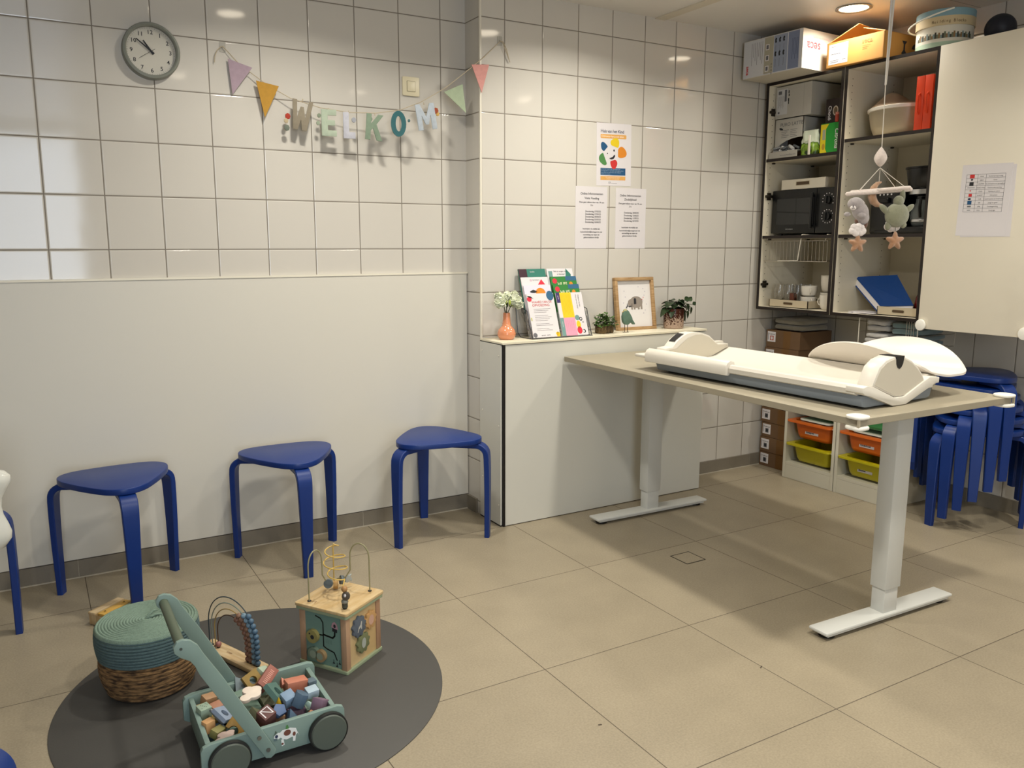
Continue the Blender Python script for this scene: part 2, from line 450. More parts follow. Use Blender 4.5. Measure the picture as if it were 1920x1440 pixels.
mb = MB(); mb.box(-.2, .2, .6, .66, TZ - .05, TZ - .022, m_leg); mb.box(-.2, .2, -.67, -.61, TZ - .05, TZ - .022, m_leg); mb.box(-.03, .03, -.61, .6, TZ - .05, TZ - .022, m_leg)
mb.build('crossbar', t, smooth=False)
m_guard = mat('guard_white', '#efece2', .3)
for sx, sy in ((-1, -1), (1, -1)):
    mb = MB(); cx, cy = sx * (hx - .016), sy * (hy - .016)
    for z0, z1 in ((TZ, TZ + .010), (TZ - .033, TZ - .022)):
        mb.prism(rrect(cx - .03, cx + .03, cy - .03, cy + .03, .022, 8), m_guard, (0, 0, z0), X_, Y_, Z_, z1 - z0, .004)
    mb.box(cx + sx * .017, cx + sx * .0235, cy + sy * .017, cy + sy * .0235, TZ - .023, TZ + .001, mat('guard_clear', '#b0a690', .3))
    mb.build('corner_guard', t)

# ------------------------------------------------------------------ stools
m_blue = mat('stool_blue', '#0c2f74', .38, bump=.03, bscale=200)
def stool(name, label, loc, ang, gloss=None, group='blue three-legged stools along the wall'):
    """loc: floor point under the middle, ang: direction of one leg"""
    mm = gloss or m_blue
    t = thing(name, label, 'stool', loc, ang, group)
    pts = []
    n = 90
    for i in range(n):
        a = 2 * PI * i / n
        # rounded triangle with bulging sides, corners at 0, 120, 240 degrees
        c = math.cos(3 * a)
        r = .176 + .026 * c + .0035 * math.cos(6 * a)
        pts.append((r * math.cos(a), r * math.sin(a)))
    mb = MB(); mb.prism(pts, mm, (0, 0, .428), X_, Y_, Z_, .022, .0025); mb.build('seat', t, angle=50)
    for k in range(3):
        a = 2 * PI * k / 3
        path = []
        path.append((.06, .4165)); path.append((.14, .4165)); path.append((.185, .4165))
        for i in range(1, 9):
            b = PI / 2 * i / 9
            path.append((.185 + .045 * math.sin(b), .3715 + .045 * math.cos(b)))
        path += [(.231, .36), (.2325, .30), (.233, .2), (.232, .1), (.231, 0)]
        vs = []; fs = []
        ca, sa = math.cos(a), math.sin(a)
        N = len(path)
        for i, (r, z) in enumerate(path):
            p0 = path[max(0, i - 1)]; p1 = path[min(N - 1, i + 1)]
            tx, tz = p1[0] - p0[0], p1[1] - p0[1]; L = math.hypot(tx, tz); tx /= L; tz /= L
            nx, nz = -tz, tx      # normal, outward/up
            s = min(1, max(0, (.40 - z) / .40)) if i > 3 else 0
            th = .0115 - .001 * s
            wd = .0285 - .0105 * s
            b = .003
            if i == N - 1: nx, nz = 1, 0
            for (dn, dw) in ((th, wd - b), (th - b, wd), (-th + b, wd), (-th, wd - b), (-th, -wd + b), (-th + b, -wd), (th - b, -wd), (th, -wd + b)):
                rr, zz = r + nx * dn, z + nz * dn
                vs.append((rr * ca - dw * sa, rr * sa + dw * ca, zz))
        for i in range(N - 1):
            for j in range(8): fs.append((i * 8 + j, i * 8 + (j + 1) % 8, (i + 1) * 8 + (j + 1) % 8, (i + 1) * 8 + j))
        fs += [tuple(range(8)), tuple(range((N - 1) * 8, N * 8))]
        MB().add(vs, fs, mm).build('leg', t, angle=40)
    return t
def place_stool(src, loc, ang, label, group):
    t = copy_tree(src); t.location = loc; t.rotation_euler = (0, 0, ang); t['label'] = label; t['group'] = group; return t
G1 = 'blue three-legged stools along the wall'
st = stool('three_legged_stool', 'blue three-legged stool nearest the boxed ledge, right one of the row by the wall', (-.299, -.263, 0), math.radians(79.5))
place_stool(st, (-.937, -.222, 0), math.radians(268), 'middle blue three-legged stool standing between two others against the cream panel', G1)
place_stool(st, (-1.577, -.245, 0), math.radians(274), 'blue three-legged stool right behind the green lidded basket', G1)
place_stool(st, (-2.150, -.40, 0), math.radians(-5), 'blue stool cut by the left picture edge with the white moulded seat hanging over it', G1)
place_stool(st, (-2.127, -1.845, 0), math.radians(-17), 'blue stool whose leg bend peeks in at the bottom left corner', G1)
c0, c1, th0, dth, dz = 1.94781, -1.32078, 3.03988, .24431, .0498
SL = ['lowest blue stool of the stack, standing on the floor', 'second blue stool from the floor in the stack', 'third blue stool from the floor in the stack',
      'third blue stool from the top of the stack', 'second blue stool from the top of the stack', 'topmost blue stool of the stack beside the drawer units']
for k in range(6):
    place_stool(st, (c0, c1, k * dz), th0 + k * dth, SL[k], 'blue stools stacked beyond the desk')
# ================================================================== THINGS ON THE TILED WALLS
# ------------------------------------------------------------------ clock
m_ck = mat('clock_grey', '#7d8077', .38)
m_dial = mat('clock_dial', '#cfcabd', .6)
t = thing('wall_clock', 'round grey-rimmed wall clock with pale dial, high on the tiled wall, showing ten to eleven', 'clock', (-1.331, 0, 1.99))
R90 = Matrix.Rotation(PI / 2, 4, 'X')       # lathe axis z -> -y
mb = MB(); mb.lathe([(.101, 0), (.101, .028), (.098, .036), (.092, .038), (.087, .034), (.0865, .012)], m_ck, seg=64, T=R90); mb.build('rim', t, angle=30)
mb = MB(); mb.lathe([(.0005, .012), (.087, .012)], m_dial, seg=64, T=R90)
o = (0, -.0121, 0)
for h in range(1, 13):
    a = math.radians(90 - 30 * h); mb.text(str(h), ink, (.068 * math.cos(a), -.0121, .068 * math.sin(a) - .0065), X_, Z_, .0205, 'CENTER', sp=1.05, bold=.0003)
for q in range(60):
    a = math.radians(6 * q); ca, sa = math.cos(a), math.sin(a); l = .0035 if q % 5 else .006
    mb.flat([(r * ca - w_ * sa, r * sa + w_ * ca) for r, w_ in ((.084, .0004), (.084, -.0004), (.084 - l, -.0004), (.084 - l, .0004))], ink_grey, o, X_, Z_)
mb.build('dial', t, smooth=False)
def hand(deg, l, tail, wd, y, nm):
    a = math.radians(90 - deg); ca, sa = math.cos(a), math.sin(a)
    mb = MB(); mb.prism([(l * ca - w_ * sa, l * sa + w_ * ca) if q else (-tail * ca - w_ * sa, -tail * sa + w_ * ca) for q, w_ in ((0, -wd), (1, -wd * .6), (1, wd * .6), (0, wd))], black, (0, y, 0), X_, Z_, d=.0012)
    mb.build(nm, t, smooth=False)
hand(325, .045, .013, .0036, -.0165, 'hour_hand'); hand(309, .064, .013, .003, -.0185, 'minute_hand'); hand(237, .052, .016, .0007, -.0205, 'second_hand')
m_glass = mat('clear_glass', '#ffffff', .02, trans=1, ior=1.2, alpha=.25)
mb = MB(); mb.lathe([(.0005, .031), (.0868, .031)], m_glass, seg=48, T=R90); mb.build('glass', t)

# ------------------------------------------------------------------ switch
m_sw = mat('switch_cream', '#ddd3b4', .35)
t = thing('light_switch', 'square cream light switch on the tiled wall above the letter garland', 'light switch', (-.273, 0, 1.9625))
mb = MB(); mb.prism(rrect(-.04, .04, -.04, .04, .005), m_sw, (0, 0, 0), X_, Z_, (0, -1, 0), .009, .0012); mb.build('plate', t)
mb = MB(); mb.prism(rrect(-.0205, .0205, -.0225, .0225, .002), mat('switch_gap', '#8f8465', .5), (0, -.009, 0), X_, Z_, (0, -1, 0), .0008)
mb.prism(rrect(-.019, .019, -.021, .021, .002), m_sw, (0, -.009, 0), X_, Z_, (0, -1, 0), .003, .0008); mb.build('rocker', t)

# ------------------------------------------------------------------ letter garland
G0 = Vector((-1.07, -.012, 0)); GU = Vector((1.075, -.138, 0)).normalized(); GN = GU.cross(Vector(Z_))
def gp(x, z, off=0): # point on the hanging plane by its x
    s_ = (x + 1.07) / GU.x
    p = G0 + GU * s_; return Vector((p.x, p.y, z)) + GN * off
t = thing('letter_garland', 'garland of coloured pennants and letters spelling WELKOM, strung across the tiled corner', 'garland', (-1.07, -.012, 1.7))
GT = Matrix.Translation((1.07, .012, -1.7))
m_str = mat('string', '#b9ab92', .8)
line = [(-1.068, 2.038), (-1.012, 1.978), (-.911, 1.908), (-.82, 1.861), (-.704, 1.832), (-.584, 1.82), (-.472, 1.824), (-.368, 1.843), (-.274, 1.882), (-.165, 1.947), (-.055, 2.033), (.015, 2.09)]
pts = [gp(*p) for p in line] + [Vector((.06, -.1475, 2.13)), Vector((.1, -.146, 2.166))]
mb = MB(); mb.tube(pts, .0016, m_str, 6, T=GT)
mb.tube([Vector(p) for p in ((-1.068, -.01, 2.038), (-1.075, -.012, 2.037), (-1.092, -.014, 2.02), (-1.1, -.013, 2.0), (-1.103, -.01, 1.976))], .0018, m_str, 6, T=GT)
mb.tube([Vector(p) for p in ((.1, -.146, 2.166), (.112, -.15, 2.164), (.128, -.151, 2.135), (.138, -.15, 2.105), (.149, -.146, 2.082))], .0016, m_str, 6, T=GT)
mb.tube([Vector(p) for p in ((.1, -.146, 2.166), (.109, -.152, 2.158), (.124, -.153, 2.125), (.146, -.15, 2.084))], .0014, m_str, 6, T=GT)
mb.build('string', t)
for nm, p in (('wall_hook', (-1.068, 0, 2.038)), ('wall_hook', (.1, -.138, 2.168))):
    mb = MB(); mb.prism(rrect(-.012, .012, -.02, .02, .004), mat('clear_hook', '#d9d4c8', .15, alpha=.6), p, X_, Z_, (0, -1, 0), .002, T=GT)
    mb.cyl((p[0], p[1] - .002, p[2]), (p[0], p[1] - .01, p[2] + .002), .003, mat('clear_hook'), T=GT); mb.build(nm, t)
def felt(n, c): return mat('felt_' + n, c, .9, bump=.25, bscale=500, sheen=.3, var=.08, vscale=60)
def pennant(ps, m, lab):
    vs = [gp(x, z, .002) for x, z in ps]; n = (vs[1] - vs[0]).cross(vs[2] - vs[0]).normalized() * .003
    MB().add(vs + [p + n for p in vs], [(0, 1, 2), (5, 4, 3), (0, 3, 4, 1), (1, 4, 5, 2), (2, 5, 3, 0)], m, T=GT).build('pennant', t, lab, smooth=False)
pennant([(-1.053, 1.994), (-.963, 1.967), (-1.042, 1.861)], felt('mauve', '#ab96a2'), 'mauve pennant')
pennant([(-.951, 1.920), (-.864, 1.904), (-.923, 1.781)], felt('mustard', '#b98b36'), 'mustard pennant')
pennant([(-.172, 1.930), (-.087, 1.968), (-.072, 1.848)], felt('sage', '#a5b396'), 'sage green pennant')
pennant([(-.045, 2.053), (.037, 2.059), (.002, 1.938)], felt('pink', '#d89a92'), 'pink pennant')
LET = {'W': [(0, 1), (.22, 1), (.3, .42), (.42, .78), (.58, .78), (.7, .42), (.8, 1), (1.02, 1), (.84, 0), (.6, 0), (.5, .34), (.4, 0), (.16, 0)],
       'E': [(0, 0), (1, 0), (1, .22), (.42, .22), (.42, .4), (.9, .4), (.9, .6), (.42, .6), (.42, .78), (1, .78), (1, 1), (0, 1)],
       'L': [(0, 0), (1, 0), (1, .25), (.48, .25), (.48, 1), (0, 1)],
       'K': [(0, 0), (.3, 0), (.3, .36), (.42, .46), (.68, 0), (1.02, 0), (.62, .62), (1, 1), (.68, 1), (.3, .62), (.3, 1), (0, 1)],
       'M': [(0, 0), (.26, 0), (.26, .55), (.42, .2), (.58, .2), (.74, .55), (.74, 0), (1, 0), (1, 1), (.76, 1), (.5, .5), (.24, 1), (0, 1)]}
def letter(ch, xc, zt, wd, ht, m, rot, lab):
    a = math.radians(rot); c_ = gp(xc, zt, .004)
    u = GU * math.cos(a) + Vector(Z_) * math.sin(a); v = Vector(Z_) * math.cos(a) - GU * math.sin(a)
    mb = MB()
    if ch == 'O':
        n = 28; vs = []; fs = []
        for (rx, ry, off) in ((wd / 2, ht / 2, 0), (wd * .2, ht * .3, 0), (wd * .2, ht * .3, .007), (wd / 2, ht / 2, .007)):
            for i in range(n):
                b = 2 * PI * i / n; vs.append(c_ + u * (rx * math.cos(b)) + v * (ry * math.sin(b) - ht / 2) + GN * off)
        for r in range(4):
            for i in range(n): j = (i + 1) % n; q = (r + 1) % 4; fs.append((r * n + i, r * n + j, q * n + j, q * n + i))
        mb.add(vs, fs, m, T=GT)
    else:
        mb.prism([((x - .5) * wd, (y - 1) * ht) for x, y in LET[ch]], m, c_, u, v, GN, .007, .0012, T=GT)
    mb.cyl(c_ + v * -.004, c_ + v * .006, .002, m_str, T=GT, seg=6)
    return mb.build('letter', t, lab)
letter('W', -.773, 1.855, .082, .118, felt('taupe', '#8c8270'), -8, 'taupe letter W')
letter('E', -.671, 1.826, .062, .106, felt('pale_sage', '#a8b4a0'), 0, 'pale sage letter E')
letter('L', -.588, 1.82, .05, .106, felt('lilac', '#b7b7c0'), 0, 'pale lilac letter L')
letter('K', -.478, 1.818, .072, .106, felt('green', '#7f917c'), -5, 'green letter K')
letter('O', -.378, 1.838, .066, .106, felt('teal', '#33656a'), 0, 'dark teal letter O')
letter('M', -.264, 1.874, .085, .108, felt('iceblue', '#b4bdc6'), 9, 'ice blue letter M')
for x, z, c, s_ in ((-.835, 1.79, '#a83a2b', .011), (-.842, 1.772, '#b9a98a', .009), (-.84, 1.745, '#6d7468', .011), (-.71, 1.80, '#7f8a76', .008), (-.715, 1.77, '#8f9a85', .008), (-.568, 1.79, '#9ea1a8', .01),
                    (-.508, 1.79, '#5c3a2a', .008), (-.497, 1.798, '#7f917c', .008), (-.332, 1.8, '#51706f', .006), (-.212, 1.848, '#9c4a2c', .012), (-.204, 1.835, '#c9a15c', .008)):
    p = gp(x, z, .004)
    mb = MB(); mb.prism(circ(0, 0, s_, s_ * 1.15, 7), felt('charm' + c[1:], c), p, GU, Z_, GN, .006, .001, T=GT); mb.build('felt_charm', t)

# ------------------------------------------------------------------ posters
def sheet(name, label, cat, p0, wd, ht, rot=0, y=-.1382):
    """p0 = top left corner on the wall"""
    a = math.radians(rot)
    T = Matrix.Translation((p0[0], y, p0[1])) @ Matrix.Rotation(a, 4, 'Y')
    mb = MB(); mb.box(0, wd, -.0006, 0, -ht, 0, white_paper, T=T)
    return mb, T
mb, T = sheet('', '', '', (.640, 1.860), .213, .297, -1)
o = (0, -.0007, 0); u, v = X_, Z_
def P(poly, m, off=.0003): mb.flat(poly, m, o, X_, Z_, off, T=T)
c_blue = mat('print_blue', '#1d4f78', .7); c_yel = mat('print_yellow', '#ddc01c', .7); c_org = mat('print_orange', '#d58322', .7)
c_red = mat('print_red', '#c5302e', .7); c_grn = mat('print_green', '#4c8248', .7); c_ban = mat('print_banner', '#dba458', .7); c_pale = mat('print_pale', '#f3e6d4', .7)
mb.text('Huis van het Kind', mat('print_navy', '#2b3450', .7), (.024, -.0007, -.045), X_, Z_, .0215, T=T, sp=.93, bold=.0002)
P(rrect(.024, .182, -.072, -.0525, .004), c_ban, .0002)
mb.text('Ontmoeten kan je ook alleen', c_pale, (.028, -.001, -.066), X_, Z_, .0128, T=T, sp=.92)
def blob(cx, cy, rx, ry, rot, k=2.6, m=None, cut=None):
    out = []
    for i in range(26):
        a = 2 * PI * i / 26; r = 1 + .08 * math.sin(3 * a + k)
        x, y_ = rx * r * math.cos(a), ry * r * math.sin(a)
        if cut is not None and x < -cut * rx: x = -cut * rx
        ca, sa = math.cos(math.radians(rot)), math.sin(math.radians(rot))
        out.append((cx + x * ca - y_ * sa, cy + x * sa + y_ * ca))
    P(out, m)
blob(.046, -.112, .024, .018, 135, m=c_blue, cut=.6); blob(.113, -.093, .024, .027, 75, m=c_yel, cut=.7); blob(.154, -.137, .029, .027, 0, m=c_org, cut=.8)
blob(.041, -.170, .024, .030, 205, m=c_grn, cut=.45); blob(.105, -.192, .024, .021, 285, m=c_red, cut=.75)
P(circ(.066, -.143, .0032, n=12), ink, .0004); P(circ(.106, -.128, .0046, .0055, n=12), ink, .0004)
P([(.077, -.165), (.086, -.163), (.098, -.158), (.107, -.148), (.113, -.15), (.112, -.158), (.104, -.167), (.093, -.171), (.083, -.170)], ink, .0004)
P([(.024, -.212), (.178, -.212), (.178, -.246), (.024, -.246)], c_blue, .0002); P([(.024, -.251), (.178, -.251), (.178, -.27), (.024, -.27)], c_ban, .0002)
m_lt = mat('print_light_text', '#9fb3c6', .7)
for i, s_ in enumerate(('Je kan hier terecht met al je vragen over', 'het opgroeien en opvoeden van kinderen. Er is', 'elke week een spelmoment, een zitdag en', 'advies voor ouders')): mb.text(s_, m_lt, (.028, -.001, -.2195 - i * .0078), X_, Z_, .0072, T=T)
for i, s_ in enumerate(('Ons aanbod vind je op de website', 'of volg ons via de nieuwsbrief')): mb.text(s_, c_pale, (.10, -.001, -.2585 - i * .007), X_, Z_, .0065, 'CENTER', T=T)
mb.text('LD', ink_grey, (.072, -.001, -.285), X_, Z_, .012, T=T); mb.text('in samenwerking', ink_grey, (.088, -.001, -.286), X_, Z_, .0055, T=T)
mb.build('poster', label='coloured poster with a smiling face between five coloured petals, above two text sheets', cat='poster', smooth=False)
def notice(p0, rot, lines, lab):
    global mb, T
    mb, T = sheet('', '', '', p0, .19 if p0[0] < .6 else .193, .297, rot)
    for txt, y_, s_, xx in lines: mb.text(txt, ink, (xx, -.0007, y_), X_, Z_, s_, 'CENTER', T=T, sp=.98, bold=.00015)
    mb.build('notice_sheet', label=lab, cat='notice', group='printed info sheets below the poster', smooth=False)
notice((.522, 1.557), 0, [('Online Infomomenten', -.039, .0155, .097), ('Vaste Voeding', -.060, .0155, .097), ('Deze gaan telkens door van 19u tot', -.078, .0105, .097), ('21u', -.092, .0105, .097)] +
       [('Donderdag %s' % d, -.122 - i * .0128, .0115, .106) for i, d in enumerate(('27/02/25', '27/03/25', '24/04/25', '22/05/25', '26/06/25'))] +
       [('Inschrijven via mailtje aan', -.205, .0105, .097), ('huisvanhetkind@zottegem.be met', -.22, .0098, .097), ('vermelding van naam en', -.2335, .0105, .097), ('geboortedatum kindje', -.2465, .0105, .097)],
       'left white text sheet below the poster, five date lines in the middle')
notice((.766, 1.5565), 0, [('Online Infomomenten', -.041, .0155, .092), ('Zindelijkheid', -.0605, .0155, .092), ('Deze gaan telkens door van 19u tot', -.0785, .0105, .092), ('21u', -.0925, .0105, .092)] +
       [('Donderdag %s' % d, -.124 - i * .0133, .0115, .1) for i, d in enumerate(('20/03/25', '12/06/25', '11/09/25', '23/10/25'))] +
       [('Inschrijven via mailtje aan', -.196, .0105, .092), ('huisvanhetkind@zottegem.be met', -.2115, .0098, .092), ('vermelding van naam en', -.2245, .0105, .092), ('geboortedatum kindje', -.2375, .0105, .092)],
       'right white text sheet below the poster, four date lines in the middle')

# ================================================================== THINGS ON THE LEDGE
ZL = .851
# ------------------------------------------------------------------ vase with flowers
m_vase = mat('vase_peach', '#d98d66', .15, coat=.5)
t = thing('flower_vase', 'small glossy peach bottle vase on the ledge by the pilaster corner', 'vase', (.080, -.235, ZL))
MB().lathe([(.0005, 0), (.028, 0), (.036, .006), (.0415, .018), (.0425, .03), (.038, .044), (.028, .055), (.021, .063), (.0185, .078), (.017, .1), (.0155, .122), (.0135, .122), (.0145, .1), (.016, .07), (.02, .05), (.02, .01), (.0005, .008)], m_vase, seg=40).build('body', t)
m_pet = mat('petal_white', '#e3e6cf', .7, sheen=.2); m_stem = mat('stem_green', '#2f3d1c', .6); m_gr = mat('petal_green', '#9fb046', .7)
fl = thing('white_flower_bunch', 'bunch of white cloth flowers with dark stems standing in the peach vase', 'flowers', (.080, -.235, ZL + .05))
heads = [(-.040, -.012, .120, .030), (.036, -.016, .125, .034), (.004, .004, .146, .024), (-.036, .012, .146, .022), (.046, .008, .150, .022), (-.018, -.006, .135, .022), (.058, -.012, .108, .024)]
mb = MB()
for hx_, hy_, hz_, r in heads[:3]:
    mb.tube([(hx_ * .05, hy_ * .1, .0), (hx_ * .1, hy_ * .2, .07), (hx_ * .45, hy_ * .5, .1), (hx_ * .85, hy_, hz_ - .02)], .0022, m_stem, 6)
mb.build('stems', fl)
for hi, (hx_, hy_, hz_, r) in enumerate(heads):
    mb = MB()
    n = 30
    for k in range(n):
        zf = 1 - 2 * (k + .5) / n; a = k * 2.39996 + hi; rr = math.sqrt(max(0, 1 - zf * zf))
        d_ = Vector((rr * math.cos(a), rr * math.sin(a), zf))
        q = Matrix.Translation(Vector((hx_, hy_, hz_)) + d_ * r * .55) @ d_.to_track_quat('Z', 'Y').to_matrix().to_4x4() @ Matrix.Rotation(.7 * ((k * 5) % 3 - 1), 4, 'X') @ Matrix.Rotation(k * 1.3, 4, 'Z')
        def pf(s_, v_, r=r, k=k):
            a_ = 2 * PI * s_; q_ = v_ * r * .48
            return (q_ * math.cos(a_) * 1.15, q_ * math.sin(a_), .30 * q_ * q_ / r * 2 + .0012 * v_ * math.sin(5 * a_ + k))
        mb.surf(pf, 12, 3, m_pet, closed_u=True, T=q)
    mb.build('flower_head', fl)
mb = MB()
for k in range(9):
    a = k * 2.4; r = .006 + .012 * (k % 3)
    mb.sphere((r * math.cos(a) - .004, r * math.sin(a), .108 + .006 * (k % 4)), (.007, .006, .012), m_gr if k % 3 else m_stem, 8)
mb.build('bud_cluster', fl)

# ------------------------------------------------------------------ leaflet rack
RZ = math.radians(0)
t = thing('leaflet_rack', 'wire leaflet rack with four rising tiers, full of folders, on the ledge', 'leaflet rack', (.345, -.30, ZL))
m_rw = mat('rack_wire', '#4a4c50', .3, .7)
LEAN = math.radians(19); DYT, DZT = .024, .037
def tier(k): return Vector((0, .006 + DYT * k, .003 + DZT * k))
uu = Vector(X_); vv = Vector((0, math.sin(LEAN), math.cos(LEAN))); nn = uu.cross(vv)     # faces the viewer
mb = MB()
for k in range(4):
    b0 = tier(k)
    for sgn in (-1, 1):
        x = sgn * .166
        mb.tube([b0 + Vector((x, .012, 0)) + vv * .10, b0 + Vector((x, .012, 0)), b0 + Vector((x, -.010, 0)), b0 + Vector((x, -.010, 0)) + vv * .055], .0016, m_rw, 6)
    f = b0 + Vector((0, -.010, 0))
    mb.tube([f + Vector((-.166, 0, 0)), f + Vector((.166, 0, 0))], .0016, m_rw, 6)
for sgn in (-1, 1):
    x = sgn * .168
    mb.tube([(x, -.006, .002), (x, .1, .002), (x, .125, .02), (x, .148, .16)], .002, m_rw, 6)
    mb.tube([(x, 0, .002), Vector((x, 0, .002)) + vv * .13, (x, .14, .155)], .002, m_rw, 6)
mb.tube([(-.168, -.006, .002), (.168, -.006, .002)], .002, m_rw, 6)
mb.build('wire_frame', t)
mb = MB()
for sgn in (-1, 0, 1):
    T = frame_T((sgn * .167, -.004, .001), (0, 1, 0), vv)
    mb.prism(rrect(0, .03, 0, .12, .01), mat('clear_acrylic', '#cfcfcf', .05, alpha=.25), (sgn * .167, -.004, .001), (0, 1, 0), vv, X_, .0015)
mb.build('acrylic_divider', t)
def leaflet(col, k, pc, draw, lab, dx=0, extra=0, thick=.006):
    """col 0/1, tier k counted from the front"""
    global mb, LT
    x0 = -.158 + col * .163 + dx
    base = Vector((.345, -.30, ZL)) + tier(k) + Vector((x0, -.006 + .0016, .003)) + vv * extra
    mb = MB(); mb.prism([(0, 0), (.148, 0), (.148, .209), (0, .209)], white_paper if pc is None else pc, base, uu, vv, -nn, thick)
    LT = base
    draw()
    mb.build('leaflet', label=lab, cat='leaflet', group='leaflets in the wire rack', smooth=False)
def Q(poly, m, off=.0004): mb.flat(poly, m, LT, uu, vv, off)
def TX(s_, m, x, y, size, al='LEFT', rot=None):
    if rot: mb.text(s_, m, LT + uu * x + vv * y, -vv, uu, size, al, .0006)
    else: mb.text(s_, m, LT + uu * x + vv * y, uu, vv, size, al, .0006)
def rc(x0, x1, y0, y1): return [(x0, y0), (x1, y0), (x1, y1), (x0, y1)]
m_teal = mat('print_teal', '#2f7465', .6); m_dk = mat('print_maroon', '#3a1f2a', .6); m_gn = mat('print_leaf_green', '#2f7a35', .6); m_pk = mat('print_pink', '#e39ab0', .6)
m_yw = mat('print_bright_yellow', '#edc21e', .6); m_sb = mat('print_slate_blue', '#2f5f80', .6); m_crim = mat('print_crimson', '#cf2c40', .6); m_gt = mat('print_grey_teal', '#6f9490', .6); m_vio = mat('print_violet', '#3a2a66', .6)
def d(): Q(rc(0, .045, .15, .209), m_dk); TX('familie', white_paper, .062, .192, .010)
leaflet(0, 3, m_teal, d, 'dark green folder with maroon corner, rear left in the rack')
def d(): Q(rc(.008, .03, .14, .197), m_gt); TX('Heb je vragen over', ink, .078, .192, .0105, 'CENTER'); TX('je kleintje?', ink, .078, .178, .0105, 'CENTER'); Q([(.11, .209), (.135, .18), (.13, .15), (.1, .15)][::-1], m_teal)
leaflet(1, 3, None, d, 'white folder with a two-line question, rear right in the rack', -.006)
def d(): TX('brochure', ink_grey, .062, .192, .010); Q([(.088, .172), (.128, .172), (.11, .198)], m_crim); Q(circ(.052, .194, .007, n=8), mat('print_faint', '#c9b4bd', .7))
leaflet(0, 2, None, d, 'white folder with a red triangle roof, second from the rear on the left')
def hd():
    Q(circ(.022, .187, .013), m_crim); Q(rc(.085, .148, .188, .209), m_sb); TX('HUIS', mat('print_cream', '#ece7c4', .6), .036, .163, .026); Q(circ(.113, .172, .010), c_org, .0007)
leaflet(1, 2, m_gn, hd, 'green folder with red dot and pale capitals, third row on the right')
leaflet(1, 1, m_gn, hd, 'green folder with red dot and pale capitals, right behind the yellow and pink one')
def d(): Q(circ(.088, .172, .027, .024, 18), c_org); Q([(.03, .18), (.05, .188), (.07, .18), (.05, .183)][::-1], ink); Q(circ(.05, .178, .02, .006, 14), ink)
leaflet(0, 1, mat('paper_lilac', '#d9d2de', .7), d, 'pale lilac folder with an orange half disc, left row just behind the front')
def d():
    Q(circ(.012, .183, .013, .012), m_crim); Q([(0, .2), (.02, .197), (.035, .185), (.012, .19)][::-1], ink); Q(circ(.128, .197, .02, .023, 20)[:21], m_sb)
    TX('WAARD VAN DE', c_red, .022, .163, .0145); TX('OPVOEDING', c_red, .022, .147, .0165)
    for i in range(14):
        if i in (3, 8, 11): continue
        Q(rc(.026, .118 - (i * 37 % 5) * .006, .134 - i * .0078, .1352 - i * .0078), ink_grey)
    Q(circ(.012, .012, .011), ink_grey); Q(rc(.13, .148, 0, .02), m_yw); Q(circ(.134, .014, .008), m_yw); Q(circ(.138, .02, .003), ink); TX('samen   sterk', ink_grey, .045, .007, .009)
    Q(rc(.004, .01, .08, .095), mat('print_olive', '#b9b76a', .7))
leaflet(0, 0, None, d, 'white front leaflet with red capital title above grey lines of text', extra=.0)
def d():
    Q(rc(0, .02, .16, .209), m_vio); Q(rc(.02, .085, .087, .209), m_yw); Q(rc(0, .02, 0, .087), m_gt); Q(rc(.02, .085, 0, .087), m_pk)
    for i in range(7): Q(rc(.028 + i * .0075, .0288 + i * .0075, .1 + (i % 3) * .006, .2), mat('print_ochre', '#9c7a18', .7))
    for i in range(5): Q(rc(.03 + i * .01, .0308 + i * .01, .02, .075), mat('print_plum', '#a35c82', .7))
    TX('Welkom bij het', ink_grey, .122, .198, .0095, rot=1); TX('Huis van het Kind', ink_grey, .108, .198, .0095, rot=1); TX('gezin', white_paper, .008, .195, .009, rot=1); TX('nieuws', white_paper, .008, .07, .01, rot=1)
    Q(circ(.098, .085, .013), m_gt); Q(circ(.117, .078, .009), ink); Q(circ(.117, .078, .005), white_paper, .0007); Q(circ(.1, .052, .012, .018), m_yw); Q(circ(.101, .024, .014, .018), m_crim); Q(circ(.125, .018, .009), ink); Q(circ(.122, .018, .006), white_paper, .0007); Q(circ(.127, .062, .0028), ink)
leaflet(1, 0, None, d, 'front leaflet with yellow and pink panels and printed faces')

# ------------------------------------------------------------------ small green plant in woven pot
def leaf_fn(L, W, droop, curl=.15):
    def f(s_, v_):
        x = L * s_; wv = W * math.sin(PI * s_ ** .8) ** .9 if 0 < s_ < 1 else 0
        y = (v_ - .5) * 2 * wv
        return (x, y, -droop * L * s_ * s_ + curl * abs(y))
    return f
m_lf = mat('small_leaf', '#4c6b2a', .55, var=.45, vscale=30, var2='#23380f'); m_wv = mat('seagrass_pot', '#6e5a3a', .85, bump=1, bscale=160, var=.5, vscale=90, var2='#3a2c18')
t = thing('woven_plant_pot', 'pair of short dark woven seagrass pots joined side by side beside the bird figure', 'plant pot', (.618, -.245, ZL))
for dx_, r in ((0, .036), (.038, .03)):
    MB().lathe([(.0005, 0), (r * .93, 0), (r, .008), (r, .034), (r * .95, .04), (r * .8, .04), (r * .78, .032), (.0005, .032)], m_wv, c=(dx_, .008 * (dx_ > 0), 0), seg=32).build('pot', t)
t = thing('small_leafy_plant', 'low bushy green plant in the dark woven pots, next to the leaflet rack', 'plant', (.63, -.245, ZL + .034))
rnd = random.Random(3); mb = MB()
